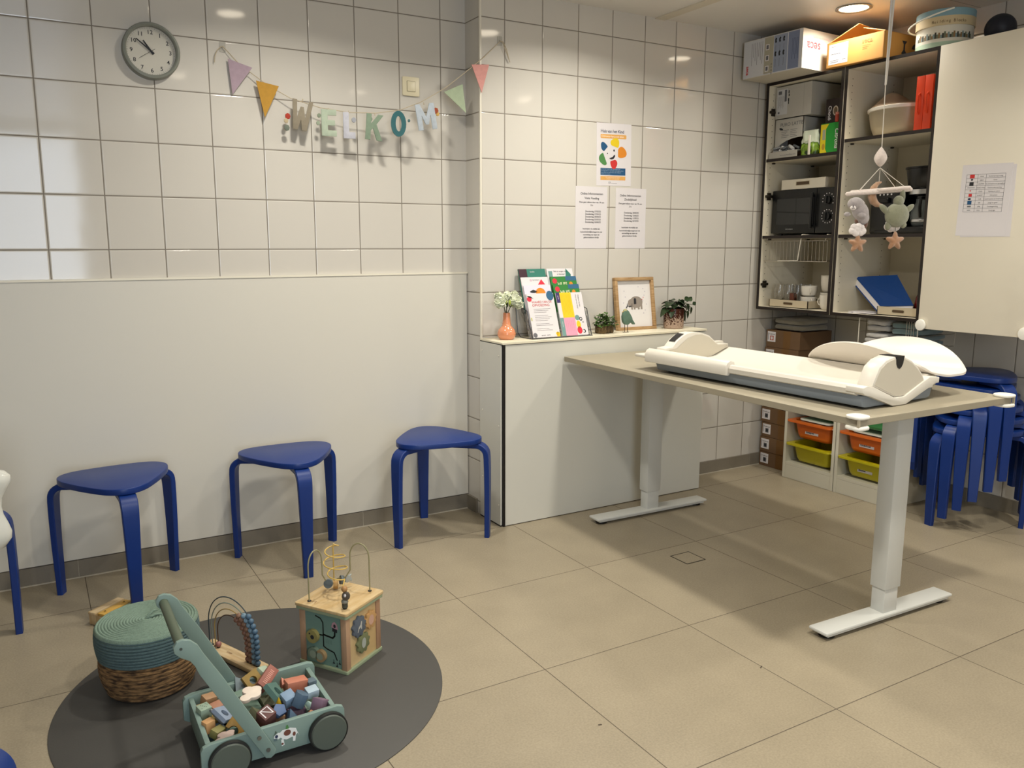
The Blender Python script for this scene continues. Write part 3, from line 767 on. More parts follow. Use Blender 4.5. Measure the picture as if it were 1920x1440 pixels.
for k in range(210):
    a = rnd.random() * 2 * PI; e = rnd.random() ** .7 * PI / 2; r = .5 + .5 * rnd.random()
    p = Vector((math.cos(a) * math.sin(e) * .062 * r, math.sin(a) * math.sin(e) * .045 * r, math.cos(e) * .058 * r + .004))
    q = Matrix.Translation(p) @ Matrix.Rotation(a + rnd.uniform(-.6, .6), 4, 'Z') @ Matrix.Rotation(rnd.uniform(-.9, .5), 4, 'Y') @ Matrix.Rotation(rnd.uniform(-.5, .5), 4, 'X')
    mb.surf(leaf_fn(.017, .0065, .3), 4, 2, m_lf, T=q)
mb.build('foliage', t, smooth=False)
mb = MB()
for k in range(16):
    a = k * 2.4; r = .01 + .03 * ((k * 7) % 10) / 10
    mb.tube([(r * .3 * math.cos(a), r * .3 * math.sin(a), -.005), (r * math.cos(a), r * math.sin(a), .05)], .001, m_stem, 5)
mb.build('stems', t)

# ------------------------------------------------------------------ wooden bird
t = thing('wooden_bird', 'small green-grey wooden bird on two thin legs in front of the framed print', 'figurine', (.742, -.275, ZL))
m_bird = mat('bird_green', '#5f7a6a', .6, var=.15, vscale=40, bump=.1)
prof = [(-.028, .078), (-.026, .062), (-.022, .05), (-.012, .04), (.004, .037), (.014, .042), (.024, .05), (.04, .038), (.052, .038), (.046, .048), (.034, .062), (.03, .074), (.018, .092), (.008, .106), (-.002, .112), (-.012, .112), (-.02, .104), (-.024, .095)]
mb = MB(); mb.prism(prof, m_bird, (0, .009, 0), X_, Z_, (0, -1, 0), .018, .004); mb.build('body', t)
mb = MB(); mb.sphere((-.009, 0, .107), (.012, .0095, .010), mat('bird_head', '#a5a076', .6), 14); mb.prism([(-.021, .106), (-.021, .101), (-.030, .101)], mat('bird_beak', '#c9a86a', .6), (0, .002, 0), X_, Z_, (0, -1, 0), .004); mb.build('head', t)
m_rod = mat('bird_leg', '#3a2412', .5)
for x in (-.010, .008):
    mb = MB(); mb.cyl((x, 0, .001), (x, 0, .042), .0016, m_rod, seg=8); mb.tube([(x - .011, 0, .0015), (x + .008, 0, .0015)], .0014, m_rod, 6); mb.build('leg', t)

# ------------------------------------------------------------------ framed elephant print
t = thing('picture_frame', 'light wood frame with a grey elephant print leaning against the tiles on the ledge', 'picture frame', (.874, -.205, ZL), rot=(math.radians(-9), 0, math.radians(-2)))
m_fr = mat('frame_oak', '#b3936a', .5, var=.25, vscale=20, stretch=(1, 1, 8), var2='#9c7a50')
fw_, fh_, fb, fd = .122, .268, .0165, .022
for nm, a in (('top_rail', (-fw_, fw_, 0, fd, fh_ - fb, fh_)), ('bottom_rail', (-fw_, fw_, 0, fd, 0, fb)), ('side_rail', (-fw_, -fw_ + fb, 0, fd, fb, fh_ - fb)), ('side_rail', (fw_ - fb, fw_, 0, fd, fb, fh_ - fb))):
    MB().box(*a, m_fr, .001).build(nm, t)
mb = MB(); mb.box(-fw_ + fb, fw_ - fb, .014, .018, fb, fh_ - fb, mat('print_paper', '#dedad8', .6))
o = (0, .0138, 0)
def E_(poly, m, off=.0003): mb.flat(poly, m, o, X_, Z_, off)
m_el = mat('print_elephant', '#8f857c', .7)
E_(circ(.012, .142, .040, .030, 26), m_el); E_(circ(-.022, .138, .019, .02, 20), m_el, .0004)
for x in (-.016, .0, .026, .044): E_([(x - .006, .105), (x + .005, .105), (x + .005, .135), (x - .006, .135)], m_el, .0004)
E_([(-.004, .132), (.012, .132), (.012, .158), (.006, .164), (-.002, .16)], ink, .0006)
tr = [(-.02, .126), (-.034, .122), (-.044, .128), (-.052, .12), (-.056, .113), (-.05, .112), (-.046, .119), (-.041, .1235), (-.034, .117), (-.02, .12)]
E_(tr[::-1], ink, .0005); E_([(-.048, .125), (-.044, .125), (-.042, .136), (-.046, .136)], ink, .0005)
for x, z in ((.05, .155), (.058, .165), (.055, .148), (.064, .176), (.07, .195), (-.06, .2), (-.055, .17), (.06, .21), (.075, .13), (-.068, .14), (.03, .22), (.066, .1), (.055, .085)): E_(circ(x, z, .0022, .0032, 6), m_crim if (x, z) in ((.05, .155), (.058, .165)) else mat('print_lilac', '#a8a0b4', .7), .0005)
mb.build('print', t, smooth=False)
MB().box(-fw_ + .004, fw_ - .004, .018, .021, .004, fh_ - .004, mat('frame_back', '#6e5336', .7)).build('backing', t, smooth=False)

# ------------------------------------------------------------------ glazed pot with dark-leaved plant
m = bpy.data.materials.new('glazed_pot'); m.use_nodes = True; nt = m.node_tree; b = nt.nodes['Principled BSDF']
tc = nt.nodes.new('ShaderNodeTexCoord'); sp = nt.nodes.new('ShaderNodeSeparateXYZ'); nt.links.new(tc.outputs['Object'], sp.inputs[0])
n = nt.nodes.new('ShaderNodeTexNoise'); n.inputs['Scale'].default_value = 130; n.inputs['Detail'].default_value = 5; nt.links.new(tc.outputs['Object'], n.inputs['Vector'])
k = mnode(nt, 'SUBTRACT', n.outputs['Fac'], mnode(nt, 'MULTIPLY_ADD', sp.outputs[2], 4.2, .26))
cr = nt.nodes.new('ShaderNodeValToRGB'); cr.color_ramp.elements[0].position = 0; cr.color_ramp.elements[0].color = lin('#3b180c'); cr.color_ramp.elements[1].position = .08; cr.color_ramp.elements[1].color = lin('#a58e7c')
nt.links.new(k, cr.inputs[0]); nt.links.new(cr.outputs[0], b.inputs['Base Color']); b.inputs['Roughness'].default_value = .2
m_pot = m
t = thing('glazed_flower_pot', 'round glazed pot, rust brown above, speckled below, at the right end of the ledge', 'plant pot', (1.084, -.235, ZL))
MB().lathe([(.0005, 0), (.047, 0), (.0515, .006), (.0525, .05), (.0525, .102), (.0505, .104), (.048, .101), (.047, .09), (.0005, .088)], m_pot, seg=48).build('pot', t)
t = thing('dark_leaved_plant', 'plant with dark pointed leaves trailing to the right out of the glazed pot', 'plant', (1.084, -.235, ZL + .088))
m_dl = mat('dark_leaf', '#2f4326', .4, var=.4, vscale=25, var2='#18250f'); rnd = random.Random(11)
spec = [(200, .05, .055, .5), (185, .02, .06, .7), (160, .035, .05, .3), (230, .04, .05, .4), (120, .045, .045, .2), (80, .055, .05, .1), (60, .05, .05, .4), (20, .045, .06, .3), (350, .05, .06, .8), (330, .035, .06, .6), (300, .04, .055, .5), (270, .045, .05, .5), (250, .06, .05, .1), (10, .02, .07, 1.0), (100, .03, .04, .2), (215, .02, .05, .9), (340, .02, .06, .7)]
st_ = []; mb = MB()
for a, hz_, L, dr in spec:
    a = math.radians(a); r0 = .008 + .018 * rnd.random()
    p = Vector((r0 * math.cos(a), r0 * math.sin(a) * .8, hz_)); st_.append(p)
    q = Matrix.Translation(p) @ Matrix.Rotation(a, 4, 'Z') @ Matrix.Rotation(rnd.uniform(-.6, .5), 4, 'X')
    mb.surf(leaf_fn(L * 1.15, L * .46, dr), 8, 4, m_dl, T=q)
for (x, z, rot, L) in ((.075, .035, -.9, .05), (.105, .02, -1.3, .042), (.09, .05, .7, .035), (.118, .03, .5, .03), (.08, .0, -1.2, .045), (.06, .055, .4, .04)):
    st_.append(Vector((x, -.01, z)))
    mb.surf(leaf_fn(L, L * .36, .2), 8, 4, m_dl, T=Matrix.Translation((x, -.01, z)) @ Matrix.Rotation(-rot, 4, 'Y') @ Matrix.Rotation(1.2, 4, 'X'))
mb.build('foliage', t)
mb = MB()
for p in st_:
    if p.x > .05: mb.tube([(.02, 0, .0), (.035, -.005, .035), (.06, -.01, .04), tuple(p)], .0012, m_stem, 5)
    else: mb.tube([(p.x * .3, p.y * .3, -.002), tuple(p)], .0012, m_stem, 5)
mb.build('stems', t)
# ================================================================== THINGS ON THE DESK
# ------------------------------------------------------------------ measuring board
t = thing('baby_measuring_board', 'long white baby measuring board with grey base and half-round end plates on the desk', 'measuring board', (.578, -1.37, TZ), math.radians(1.2))
m_grey = mat('board_grey', '#808890', .5, bump=.15, bscale=500); m_wht = mat('board_white', '#d6d0c4', .35); m_plate = mat('board_plate', '#c4bcab', .45)
yA, yB = .475, -.475
sec_out = [(-.178, .040), (-.2, .050), (-.203, .066), (-.197, .076), (-.185, .079), (-.10, .052), (0, .044), (.10, .052), (.185, .082), (.198, .079), (.203, .066), (.2, .05), (.178, .040)]
mb = MB(); T = frame_T((0, yA, 0), X_, Z_)      # normal = X x Z = -Y : extrude towards the viewer end
mb.prism([(-.178, .010), (-.16, .006), (.16, .006), (.178, .010), (.19, .045), (.16, .045), (.12, .034), (-.12, .034), (-.16, .045), (-.19, .045)], m_grey, (0, yA - .015, 0), X_, Z_, (0, -1, 0), .93, .003)
mb.build('base', t)
mb = MB(); mb.prism(sec_out, m_wht, (0, yA, 0), X_, Z_, (0, -1, 0), .93, .002); mb.build('trough', t, angle=20)
for fx in (-.13, .13):
    for fy in (-.42, .42):
        MB().cyl((fx, fy, 0), (fx, fy, .008), .018, black, seg=18).build('rubber_foot', t)
# flat grip at the far left end
mb = MB(); mb.box(-.205, .18, yA - .002, yA + .095, .052, .064, m_wht, .004); mb.build('end_grip', t)
# head plate at the near end: dome, grey-beige face, rounded bowl rim
yh = -.425
outer = [(-.162, .072), (-.145, .106), (-.130, .131), (-.099, .150), (-.059, .159), (-.004, .156), (.037, .140), (.073, .117), (.098, .094), (.115, .072)]
upr = [(-.183, .079), (-.149, .072), (-.04, .029), (.011, .028), (.111, .068), (.136, .077)]
low = [(.142, .080), (.197, .076), (.197, .057), (.177, .056), (.164, .052), (.163, .044), (.141, .044), (.02, .0015), (-.047, .003), (-.165, .044), (-.192, .050), (-.205, .058), (-.203, .074)]
face = [(-.15, .077), (-.136, .104), (-.122, .126), (-.094, .143), (-.056, .152), (-.005, .149), (.033, .134), (.067, .112), (.091, .091), (.108, .071), (.016, .031), (-.035, .031)]
mb = MB()
mb.prism(outer[::-1] + [(-.149, .070), (-.04, .029), (.011, .028), (.105, .064)], m_wht, (.010, yh, 0), X_, Z_, (0, -1, 0), .055, .004)
mb.prism(upr + low, m_wht, (0, yh, 0), X_, Z_, (0, -1, 0), .062, .002)
hp = mb.build('head_plate', t, angle=30)
MB().prism(face, m_plate, (.010, yh - .0552, 0), X_, Z_, (0, -1, 0), .0012).build('plate_face', hp, smooth=False)
MB().prism([(-.052, .1605), (-.048, .135), (-.041, .124), (-.031, .119), (-.021, .124), (-.014, .134), (-.008, .1595)], black, (.010, yh + .001, 0), X_, Z_, (0, -1, 0), .0585, 0).build('notch', hp, smooth=False)
# foot slide at the far end
yf = .385
fo_ = [(-.178, .078), (-.176, .098), (-.137, .101), (-.112, .126), (-.082, .144), (-.055, .153), (-.028, .155), (.018, .151), (.066, .137), (.098, .113), (.116, .100), (.178, .098), (.180, .082), (.154, .076), (.057, .040), (-.02, .038), (-.09, .052)]
ff_ = [(-.172, .082), (-.155, .092), (-.115, .095), (-.089, .113), (-.054, .134), (-.014, .144), (.023, .144), (.066, .129), (.095, .108), (.115, .095), (.172, .093), (.172, .083), (.154, .077), (.057, .042), (-.02, .040), (-.09, .054)]
mb = MB()
mb.prism(fo_, m_wht, (0, yf + .085, 0), X_, Z_, (0, -1, 0), .052, .003)
mb.box(.12, .178, yf + .06, yf + .085, .095, .106, m_wht, .003)
sl = mb.build('foot_slide', t, angle=30)
MB().prism(ff_, m_plate, (0, yf + .0328, 0), X_, Z_, (0, -1, 0), .0012).build('plate_face', sl, smooth=False)
mb = MB(); q = [(-.213, .040), (-.213, .070), (-.205, .086), (-.19, .093), (-.172, .088), (-.166, .074), (-.18, .05), (-.198, .038)]
mb.prism(q, m_wht, (0, yf + .115, 0), X_, Z_, (0, -1, 0), .44, .003); mb.build('guide_bar', sl, angle=40)
mb = MB(); vs = []; fs = []
for (x_, z_), (nx_, nz_) in (((-.118, .1205), (-.6, .8)), ((-.100, .1335), (-.6, .8)), ((-.082, .1440), (-.55, .85)), ((-.068, .1492), (-.4, .9))):
    for yy in (yf + .077, yf + .042): vs.append((x_ + nx_ * .002, yy, z_ + nz_ * .002))
for i in range(3): fs.append((2 * i, 2 * i + 1, 2 * i + 3, 2 * i + 2))
mb.add(vs, fs, black); mb.build('scale_window', sl, 'dark reading window')

# ------------------------------------------------------------------ baby scale with curved tray
t = thing('baby_weighing_scale', 'white baby scale with a high-sided curved tray, standing behind the measuring board', 'baby scale', (.868, -1.585, TZ))
m_tray = mat('tray_white', '#d8d0c5', .32)
mb = MB()
def trayf(s_, v_):
    tt = (v_ - .5) * 2; ss = (s_ - .5) * 2
    wd = .165 * (1 - .42 * abs(tt) ** 2.6); h = .088 * (1 - abs(tt) ** 2.0) ** .9 if abs(tt) < 1 else 0
    a = abs(ss)
    x = wd * math.copysign(a ** .85, ss); z = .072 + (h + .010) * a ** 2.6 + .008 * tt * tt
    y = .275 * tt * (1 - .10 * a ** 3)
    return (x, y, z)
mb.surf(trayf, 40, 40, m_tray, thick=.007); mb.build('tray', t, angle=60)
mb = MB(); mb.box(-.055, .10, -.15, .13, .012, .058, m_wht, .012, seg=3); mb.box(-.03, .06, -.08, .08, .05, .072, m_wht, .004); bs = mb.build('base', t)
mb = MB(); mb.box(-.075, -.052, .05, .2, .05, .056, mat('strip_dark_brown', '#2a1216', .2), .002); mb.box(-.075, .06, .10, .21, .04, .05, m_wht, .004); mb.build('display', t)  # dark red-brown strip over a white slab, below the tray
for fx in (-.03, .08):
    for fy in (-.13, .11): MB().cyl((fx, fy, 0), (fx, fy, .014), .012, black, seg=14).build('rubber_foot', t)

# ------------------------------------------------------------------ hanging mobile
MO = (1.062, -1.384)
t = thing('baby_mobile', 'plush baby mobile with seal, turtle, moon and stars hanging over the desk', 'mobile', (MO[0], MO[1], 0), -math.radians(29.86))
def mp(px_, pv_, dy=0): # local point of the hanging mobile, metres
    return Vector(((px_ - (1652 - (pv_ - 300) * .0717)) / 494, dy, 1.594 - (pv_ - 300) / 521.7))
def plush(n, c): return mat('plush_' + n, c, .95, bump=1, bscale=700, sheen=.5, var=.12, vscale=120)
p_w = plush('cream', '#e6d6cb'); p_seal = plush('seal', '#aaa09e'); p_moon = plush('moon', '#b98f6c'); p_tur = plush('turtle', '#87876c'); p_star = plush('star', '#b0815c'); p_brn = plush('brown', '#7d5540'); p_wh = plush('white', '#e9dfda')
m_cord = mat('mobile_cord', '#cfc7ba', .8)
c0_ = mp(1652, 277)
mb = MB(); mb.tube([c0_, mp(1659, 157)], .0016, m_cord, 6); mb.tube([mp(1659.5, 157), Vector((0, 0, ZC - .004))], .003, m_cord, 6)
mb.build('cord', t)
mb = MB(); a = mp(1659.5, 157); b_ = Vector((0, 0, ZC - .004))
mb.add([a + Vector((-.0035, 0, .0)), a + Vector((.0035, 0, 0)), b_ + Vector((.011, 0, 0)), b_ + Vector((-.011, 0, 0)), a + Vector((-.0035, .003, .0)), a + Vector((.0035, .003, 0)), b_ + Vector((.011, .003, 0)), b_ + Vector((-.011, .003, 0))],
       [(0, 1, 2, 3), (7, 6, 5, 4), (0, 4, 5, 1), (2, 6, 7, 3), (1, 5, 6, 2), (0, 3, 7, 4)], mat('ribbon', '#d9d6d2', .6)); mb.build('ribbon', t, smooth=False)
MB().cyl((0, 0, ZC - .006), (0, 0, ZC), .02, white_plastic, seg=20).build('ceiling_hook', t)
ec = mp(1650, 294)
mb = MB(); mb.lathe([(.001, .037), (.007, .030), (.015, .018), (.021, .006), (.0235, -.005), (.021, -.014), (.014, -.026), (.006, -.034), (.001, -.037)], p_w, c=tuple(ec), seg=24); mb.build('plush_drop', t)
apex = mp(1649, 315)
for px_, pv_, dy in ((1609, 359, 0), (1620, 358, .045), (1679, 355, 0), (1685, 354, -.045)):
    mb = MB(); mb.tube([apex, mp(px_, pv_, dy)], .0012, m_cord, 5); mb.build('hanging_string', t)
mb = MB(); mb.tube([apex, mp(1647, 341)], .001, m_cord, 5); mb.build('hanging_string', t)
def capsule(mb, a, b_, r, m):
    a = Vector(a); b_ = Vector(b_); d_ = (b_ - a).normalized(); pts = []; rs = []
    for i in range(5):
        q_ = PI / 2 * (i + .3) / 5; pts.append(a - d_ * r * math.cos(q_)); rs.append(r * math.sin(q_))
    for i in range(7): pts.append(a.lerp(b_, i / 6)); rs.append(r)
    for i in range(5):
        q_ = PI / 2 * (4.7 - i) / 5; pts.append(b_ + d_ * r * math.cos(q_)); rs.append(r * math.sin(q_))
    mb.tube(pts, rs, m, 12)
mb = MB(); capsule(mb, mp(1587, 366), mp(1706, 357), .0085, p_w); mb.build('padded_bar', t)
mb = MB(); capsule(mb, mp(1606, 361, .05), mp(1689, 356, -.06), .0075, p_w); mb.build('padded_bar', t)
# moon
mb = MB(); arc = [(1656, 342), (1648, 345), (1642, 352), (1639, 361), (1638, 371), (1641, 380), (1647, 386), (1654, 388), (1658, 386)]; rr = [.003, .008, .0115, .014, .0155, .0145, .011, .007, .003]
mb.tube([mp(x, v, .02) for x, v in arc], rr, p_moon, 12); mb.build('plush_moon', t)
# seal: body, head, flippers, face
mb = MB()
mb.sphere(mp(1600, 385, -.01), (.030, .022, .024), p_seal, 20); mb.sphere(mp(1610, 400, -.005), (.030, .022, .040), p_seal, 20, rot=Matrix.Rotation(.5, 3, 'Y').transposed())
mb.sphere(mp(1617, 413, 0), (.022, .018, .026), p_seal, 16); mb.sphere(mp(1583, 406, -.015), (.013, .009, .009), p_seal, 12); mb.sphere(mp(1608, 408, -.026), (.018, .008, .01), p_seal, 12)
sl_ = mb.build('plush_seal', t, angle=80)
mb = MB(); mb.sphere(mp(1591, 394, -.030), (.012, .008, .009), p_wh, 12)
mb.sphere(mp(1590, 390.5, -.037), (.003, .002, .002), ink, 8); mb.tube([mp(1590, 391, -.038), mp(1590, 394, -.0385), mp(1587.5, 396, -.038)], .0008, ink, 5); mb.tube([mp(1590, 394, -.0385), mp(1592.5, 396, -.038)], .0008, ink, 5)
mb.build('muzzle', sl_)
# whale-like shape behind the seal
mb = MB(); mb.sphere(mp(1617, 385, .03), (.022, .012, .018), p_wh, 14, rot=Matrix.Rotation(-.7, 3, 'Y').transposed()); mb.sphere(mp(1616, 387, .02), (.016, .01, .014), p_brn, 12); mb.build('plush_wing', t)
mb = MB(); mb.sphere(mp(1615, 419, .016), (.024, .012, .013), p_brn, 14); mb.sphere(mp(1624, 424, .016), (.010, .01, .018), p_brn, 12); mb.build('plush_tail', t)
def cloud(nm, cx, cv, s_, dy):
    mb = MB()
    for a_, b2, r in ((-12, 3, 10), (0, 0, 12.5), (11, 4, 10), (-9, -6, 9), (2, -8, 8.5), (9, -5, 8), (-4, 8, 10), (7, 8, 9)):
        q_ = mp(cx + a_ * s_, cv + b2 * s_, dy); mb.sphere(q_, (r * s_ / 494, .010, r * s_ / 510), p_wh, 14)
    mb.build(nm, t)
cloud('plush_cloud', 1605, 436, .78, -.005); cloud('plush_cloud', 1680, 428, .72, .035)
def star(cx, cv, R, dy):
    mb = MB(); pc = mp(cx, cv, dy); n = 10; N = 40; vs = [pc + Vector((0, -.011, 0)), pc + Vector((0, .011, 0))]; fs = []
    for i in range(N):
        a = PI / 2 + 2 * PI * i / N; f_ = (math.cos(5 * (a - PI / 2)) + 1) / 2
        r = R * (.56 + .44 * f_ ** 1.2); vs.append(pc + Vector((r * math.cos(a), 0, r * math.sin(a))))
    for j, sg in ((0, -1), (1, 1)):
        o_ = len(vs)
        for i in range(N):
            p = vs[2 + i]; vs.append(pc.lerp(p, .72) + Vector((0, sg * .009, 0)))
        for i in range(N):
            k = (i + 1) % N; fs.append((2 + i, 2 + k, o_ + k, o_ + i)); fs.append((o_ + i, o_ + k, j))
    mb.add(vs, fs, p_star)
    return mb.build('plush_star', t, angle=70)
star(1604.5, 464, .037, -.003); star(1672, 459, .037, -.02)
mb = MB(); mb.tube([mp(1674, 432, -.02), mp(1673, 442, -.02)], .0009, ink, 5); mb.build('hanging_string', t)
# turtle
mb = MB()
mb.sphere(mp(1676, 408, -.02), (.046, .022, .047), p_tur, 24); mb.sphere(mp(1679, 381, -.02), (.020, .016, .022), p_tur, 16)
mb.sphere(mp(1653, 397, -.02), (.028, .009, .012), p_tur, 14, rot=Matrix.Rotation(.75, 3, 'Y')); mb.sphere(mp(1698, 396, -.02), (.026, .009, .011), p_tur, 14, rot=Matrix.Rotation(-.75, 3, 'Y'))
mb.sphere(mp(1659, 429, -.02), (.012, .008, .017), p_tur, 12); mb.sphere(mp(1688, 427, -.02), (.013, .008, .013), p_tur, 12); mb.sphere(mp(1690, 372, -.005), (.011, .008, .03), p_tur, 12)
mb.build('plush_turtle', t, angle=80)

# ================================================================== WALL CABINETS
XF, XBk = 1.75, XR - .004
CABS = [(-.172, -.657), (-.662, -1.145), (-1.150, -1.64)]
m_edge = mat('cabinet_edge_black', '#1c130f', .4)
def hpanel(mb, y0, y1, z0, z1, x0=XF, x1=XBk):
    mb.box(x0 + .0015, x1, y1, y0, z0, z1, lam_cab); mb.box(x0, x0 + .0015, y1, y0, z0, z1, m_edge)
shelves = {0: (1.737, 1.327), 1: (1.790, 1.327), 2: (1.5,)}
cab_lab = ['left wall cabinet without a door, holding cartons and a black microwave', 'middle wall cabinet without a door, holding orange cases and a coffee maker', 'right wall cabinet closed by a cream door with papers taped on it']
hole_m = mat('shelf_hole', '#3a332a', .8)
for ci, (y0, y1) in enumerate(CABS):
    t = thing('kitchen_cabinet', cab_lab[ci], 'cabinet', (0, 0, 0), group='wall cabinets on the right wall')
    for nm, ya, yb in (('side_panel', y0, y0 - .016), ('side_panel', y1 + .016, y1)):
        mb = MB(); hpanel(mb, ya, yb, .922, 2.135); mb.build(nm, t, smooth=False)
    mb = MB(); hpanel(mb, y0 - .016, y1 + .016, 2.119, 2.135); mb.build('top_panel', t, smooth=False)
    mb = MB(); hpanel(mb, y0 - .016, y1 + .016, .922, .938); mb.build('bottom_panel', t, smooth=False)
    mb = MB(); mb.box(XBk - .02, XBk - .012, y1 + .016, y0 - .016, .938, 2.119, lam_cab); mb.build('back_panel', t, smooth=False)
    for zt in shelves[ci]:
        mb = MB(); hpanel(mb, y0 - .0165, y1 + .0165, zt - .016, zt, XF + .004, XBk - .02); sh = mb.build('shelf', t, smooth=False)
        mb = MB()
        for xx in (XF + .05, XBk - .09): mb.box(xx, xx + .014, y0 - .028, y0 - .0162, zt - .024, zt - .0162, hole_m)
        mb.build('shelf_pin', sh, smooth=False, kind='stuff')
    if ci < 2:
        mb = MB()
        z = .99
        while z < 2.08:
            for xx in (XF + .037, XBk - .10): mb.disc((xx, y0 - .0164, z), .0026, hole_m, 8, n=(0, -1, 0))
            z += .032
        mb.build('pin_holes', t, smooth=False, kind='stuff')
    if ci == 0:
        for z in (1.985, 1.54, 1.06):
            mb = MB(); mb.box(XF + .022, XF + .052, y0 - .022, y0 - .0162, z - .02, z + .02, mat('hinge_dark', '#3b352c', .4, .6), .003); mb.box(XF + .008, XF + .06, y0 - .028, y0 - .016, z - .007, z + .007, mat('hinge_dark'), .003)
            mb.build('hinge_plate', t)
# door of the right cabinet
mb = MB(); mb.box(XF - .0205, XF - .002, -1.640, -1.156, .897, 2.130, mat('door_cream', '#e2dac8', .42), .001)
dr = mb.build('door', t)
for yy in (-1.172, -1.622):
    mb = MB(); mb.prism([(x, z) for x, z in circ(0, 0, .024, .026, 20)], m_guard, (XF - .0205, yy, .914), (0, -1, 0), Z_, (-1, 0, 0), .012, .004); mb.build('corner_guard', dr)
def wall_sheet(name, label, y_left, z_top, wd, ht, rot, xoff):
    T = Matrix.Translation((XF - .0205 - xoff, y_left, z_top)) @ Matrix.Rotation(math.radians(rot), 4, 'X')
    mb = MB(); mb.add([(0, 0, 0), (0, -wd, 0), (0, -wd, -ht), (0, 0, -ht), (-.0006, 0, 0), (-.0006, -wd, 0), (-.0006, -wd, -ht), (-.0006, 0, -ht)],
                      [(0, 1, 2, 3), (7, 6, 5, 4), (0, 4, 5, 1), (1, 5, 6, 2), (2, 6, 7, 3), (3, 7, 4, 0)], white_paper, T=T)
    return mb, T
mb, T = wall_sheet('', '', -1.315, 1.600, .21, .292, 0, .0003); mb.build('taped_sheet', label='blank back sheet peeking out behind the table sheet on the cabinet door', cat='sheet', smooth=False)
mb, T = wall_sheet('', '', -1.302, 1.612, .21, .297, 1.5, .001)
DU, DV = (0, -1, 0), Z_      # u x v = (-1,0,0): towards the room
def D_(poly, m, off=.0003): mb.flat(poly, m, (-.0007, 0, 0), DU, DV, off, T=T)
def ln(x0, y0_, x1, y1_, w_=.0006):
    D_([(x0 - w_, y0_ - w_), (x1 + w_, y0_ - w_), (x1 + w_, y1_ + w_), (x0 - w_, y1_ + w_)], ink_grey)
rows = [-.041 - i * .0156 for i in range(11)]
for z in rows: ln(.022, z, .184, z)
for x in (.022, .07, .105, .184): ln(x, rows[-1], x, rows[0])
TXT = [('Kind', 'Kinderopvangoverleg'), ('GBO', 'Gezin'), ('OCMW', 'Het buurtpunt en opvanghuis'), ('HUIS VAN', 'Gezinsondersteuning'), ('CKG', 'Opvang en advies'), ('LOKET', 'Inloopteam'), ('CLB', 'Vroedvrouwen en kraamzorg'), ('ISB', 'Jeugd en gezin'), ('SPB', 'Thuisbegeleiding'), ('IGO', 'Zorgregio')]
for i, (a_, b2) in enumerate(TXT):
    zz = rows[i] - .0112
    mb.text(a_, ink, (-.0009, -.0875, zz), DU, DV, .0075, 'CENTER', T=T); mb.text(b2, ink, (-.0009, -.1445, zz), DU, DV, .0068, 'CENTER', T=T)
def lg(i, m, w_=.009, h_=.0065, x=.046): D_([(x - w_, rows[i] - .0078 - h_), (x + w_, rows[i] - .0078 - h_), (x + w_, rows[i] - .0078 + h_), (x - w_, rows[i] - .0078 + h_)], m, .0005)
lg(0, c_red, .010, .0075); D_(circ(.046, rows[1] - .006, .005, .004, 12), ink); lg(2, ink, .009, .007); lg(3, ink_grey, .016, .001); D_(circ(.044, rows[4] - .005, .003, n=8), c_red); lg(5, c_red, .007, .006); D_(circ(.044, rows[6] - .008, .007, .0045, 14), mat('print_navy')); lg(7, c_blue, .009, .0075); lg(8, ink_grey, .008, .003); lg(9, ink_grey, .007, .0012)
mb.build('taped_sheet', label='white sheet with a printed table of small logos taped on the cream cabinet door', cat='sheet', smooth=False)

# ------------------------------------------------------------------ cartons on top of the cabinets
ZT = 2.135
m_wbox = mat('carton_white', '#c9c2b4', .6); m_wbox2 = mat('carton_white_side', '#c9c9cc', .6); m_lblue = mat('carton_grey_blue', '#8e96a8', .6); m_tan = mat('carton_tan_stripe', '#a59f8c', .6)
t = thing('white_carton', 'large white carton with grey-blue printed front overhanging the left wall cabinet', 'box', (1.571, -.357, ZT + .0005), math.radians(3.6))
mb = MB(); mb.box(0, .55, -.18, .18, 0, .186, m_wbox)
o = (-.0003, 0, 0)
def Fr(y0_, y1_, z0_, z1_, m, off=.0004): mb.flat([(-y1_, z0_), (-y0_, z0_), (-y0_, z1_), (-y1_, z1_)], m, (0, 0, 0), (0, -1, 0), Z_, off)
Fr(-.178, .178, .002, .184, m_wbox2, .0003)
Fr(-.008, .048, .006, .182, m_tan); Fr(-.092, -.01, .006, .182, m_lblue); Fr(-.160, -.096, .006, .182, mat('carton_blue', '#76809a', .6))
for z in (.135, .082, .03):
    Fr(.018, .040, z - .014, z + .014, white_paper, .0006); Fr(.022, .036, z - .010, z + .010, ink_grey, .0008)
for i, y_ in enumerate((-.022, -.046, -.07)):
    for z in (.158, .093):
        mb.flat([(-y_ + x, z + zz) for x, zz in ((-.002, -.014), (.005, -.008), (.002, 0), (.006, .008), (-.001, .014), (-.006, .006), (-.006, -.006))], ink, (0, 0, 0), (0, -1, 0), Z_, .0008)
    Fr(y_ - .001, y_ + .001, .03, .07, ink_grey, .0008); Fr(y_ - .001, y_ + .001, .108, .135, ink_grey, .0008)
for i in range(7): Fr(.060 + i * .011, .062 + i * .011, .06 + (i % 3) * .02, .17, ink_grey, .0006)
for i in range(5): Fr(-.12 - i * .008, -.1215 - i * .008, .05 + (i % 2) * .02, .15, mat('print_navy'), .0006)
mb.text('seca', c_red, (-.0008, .158, .062), (0, 0, -1), (0, -1, 0), .026, bold=.0006)
for i, s_ in enumerate(('o', 'c', 'e', 'o')): mb.text(s_, ink, (-.0008, .004, .052 - i * .015), (0, 0, -1), (0, -1, 0), .016)
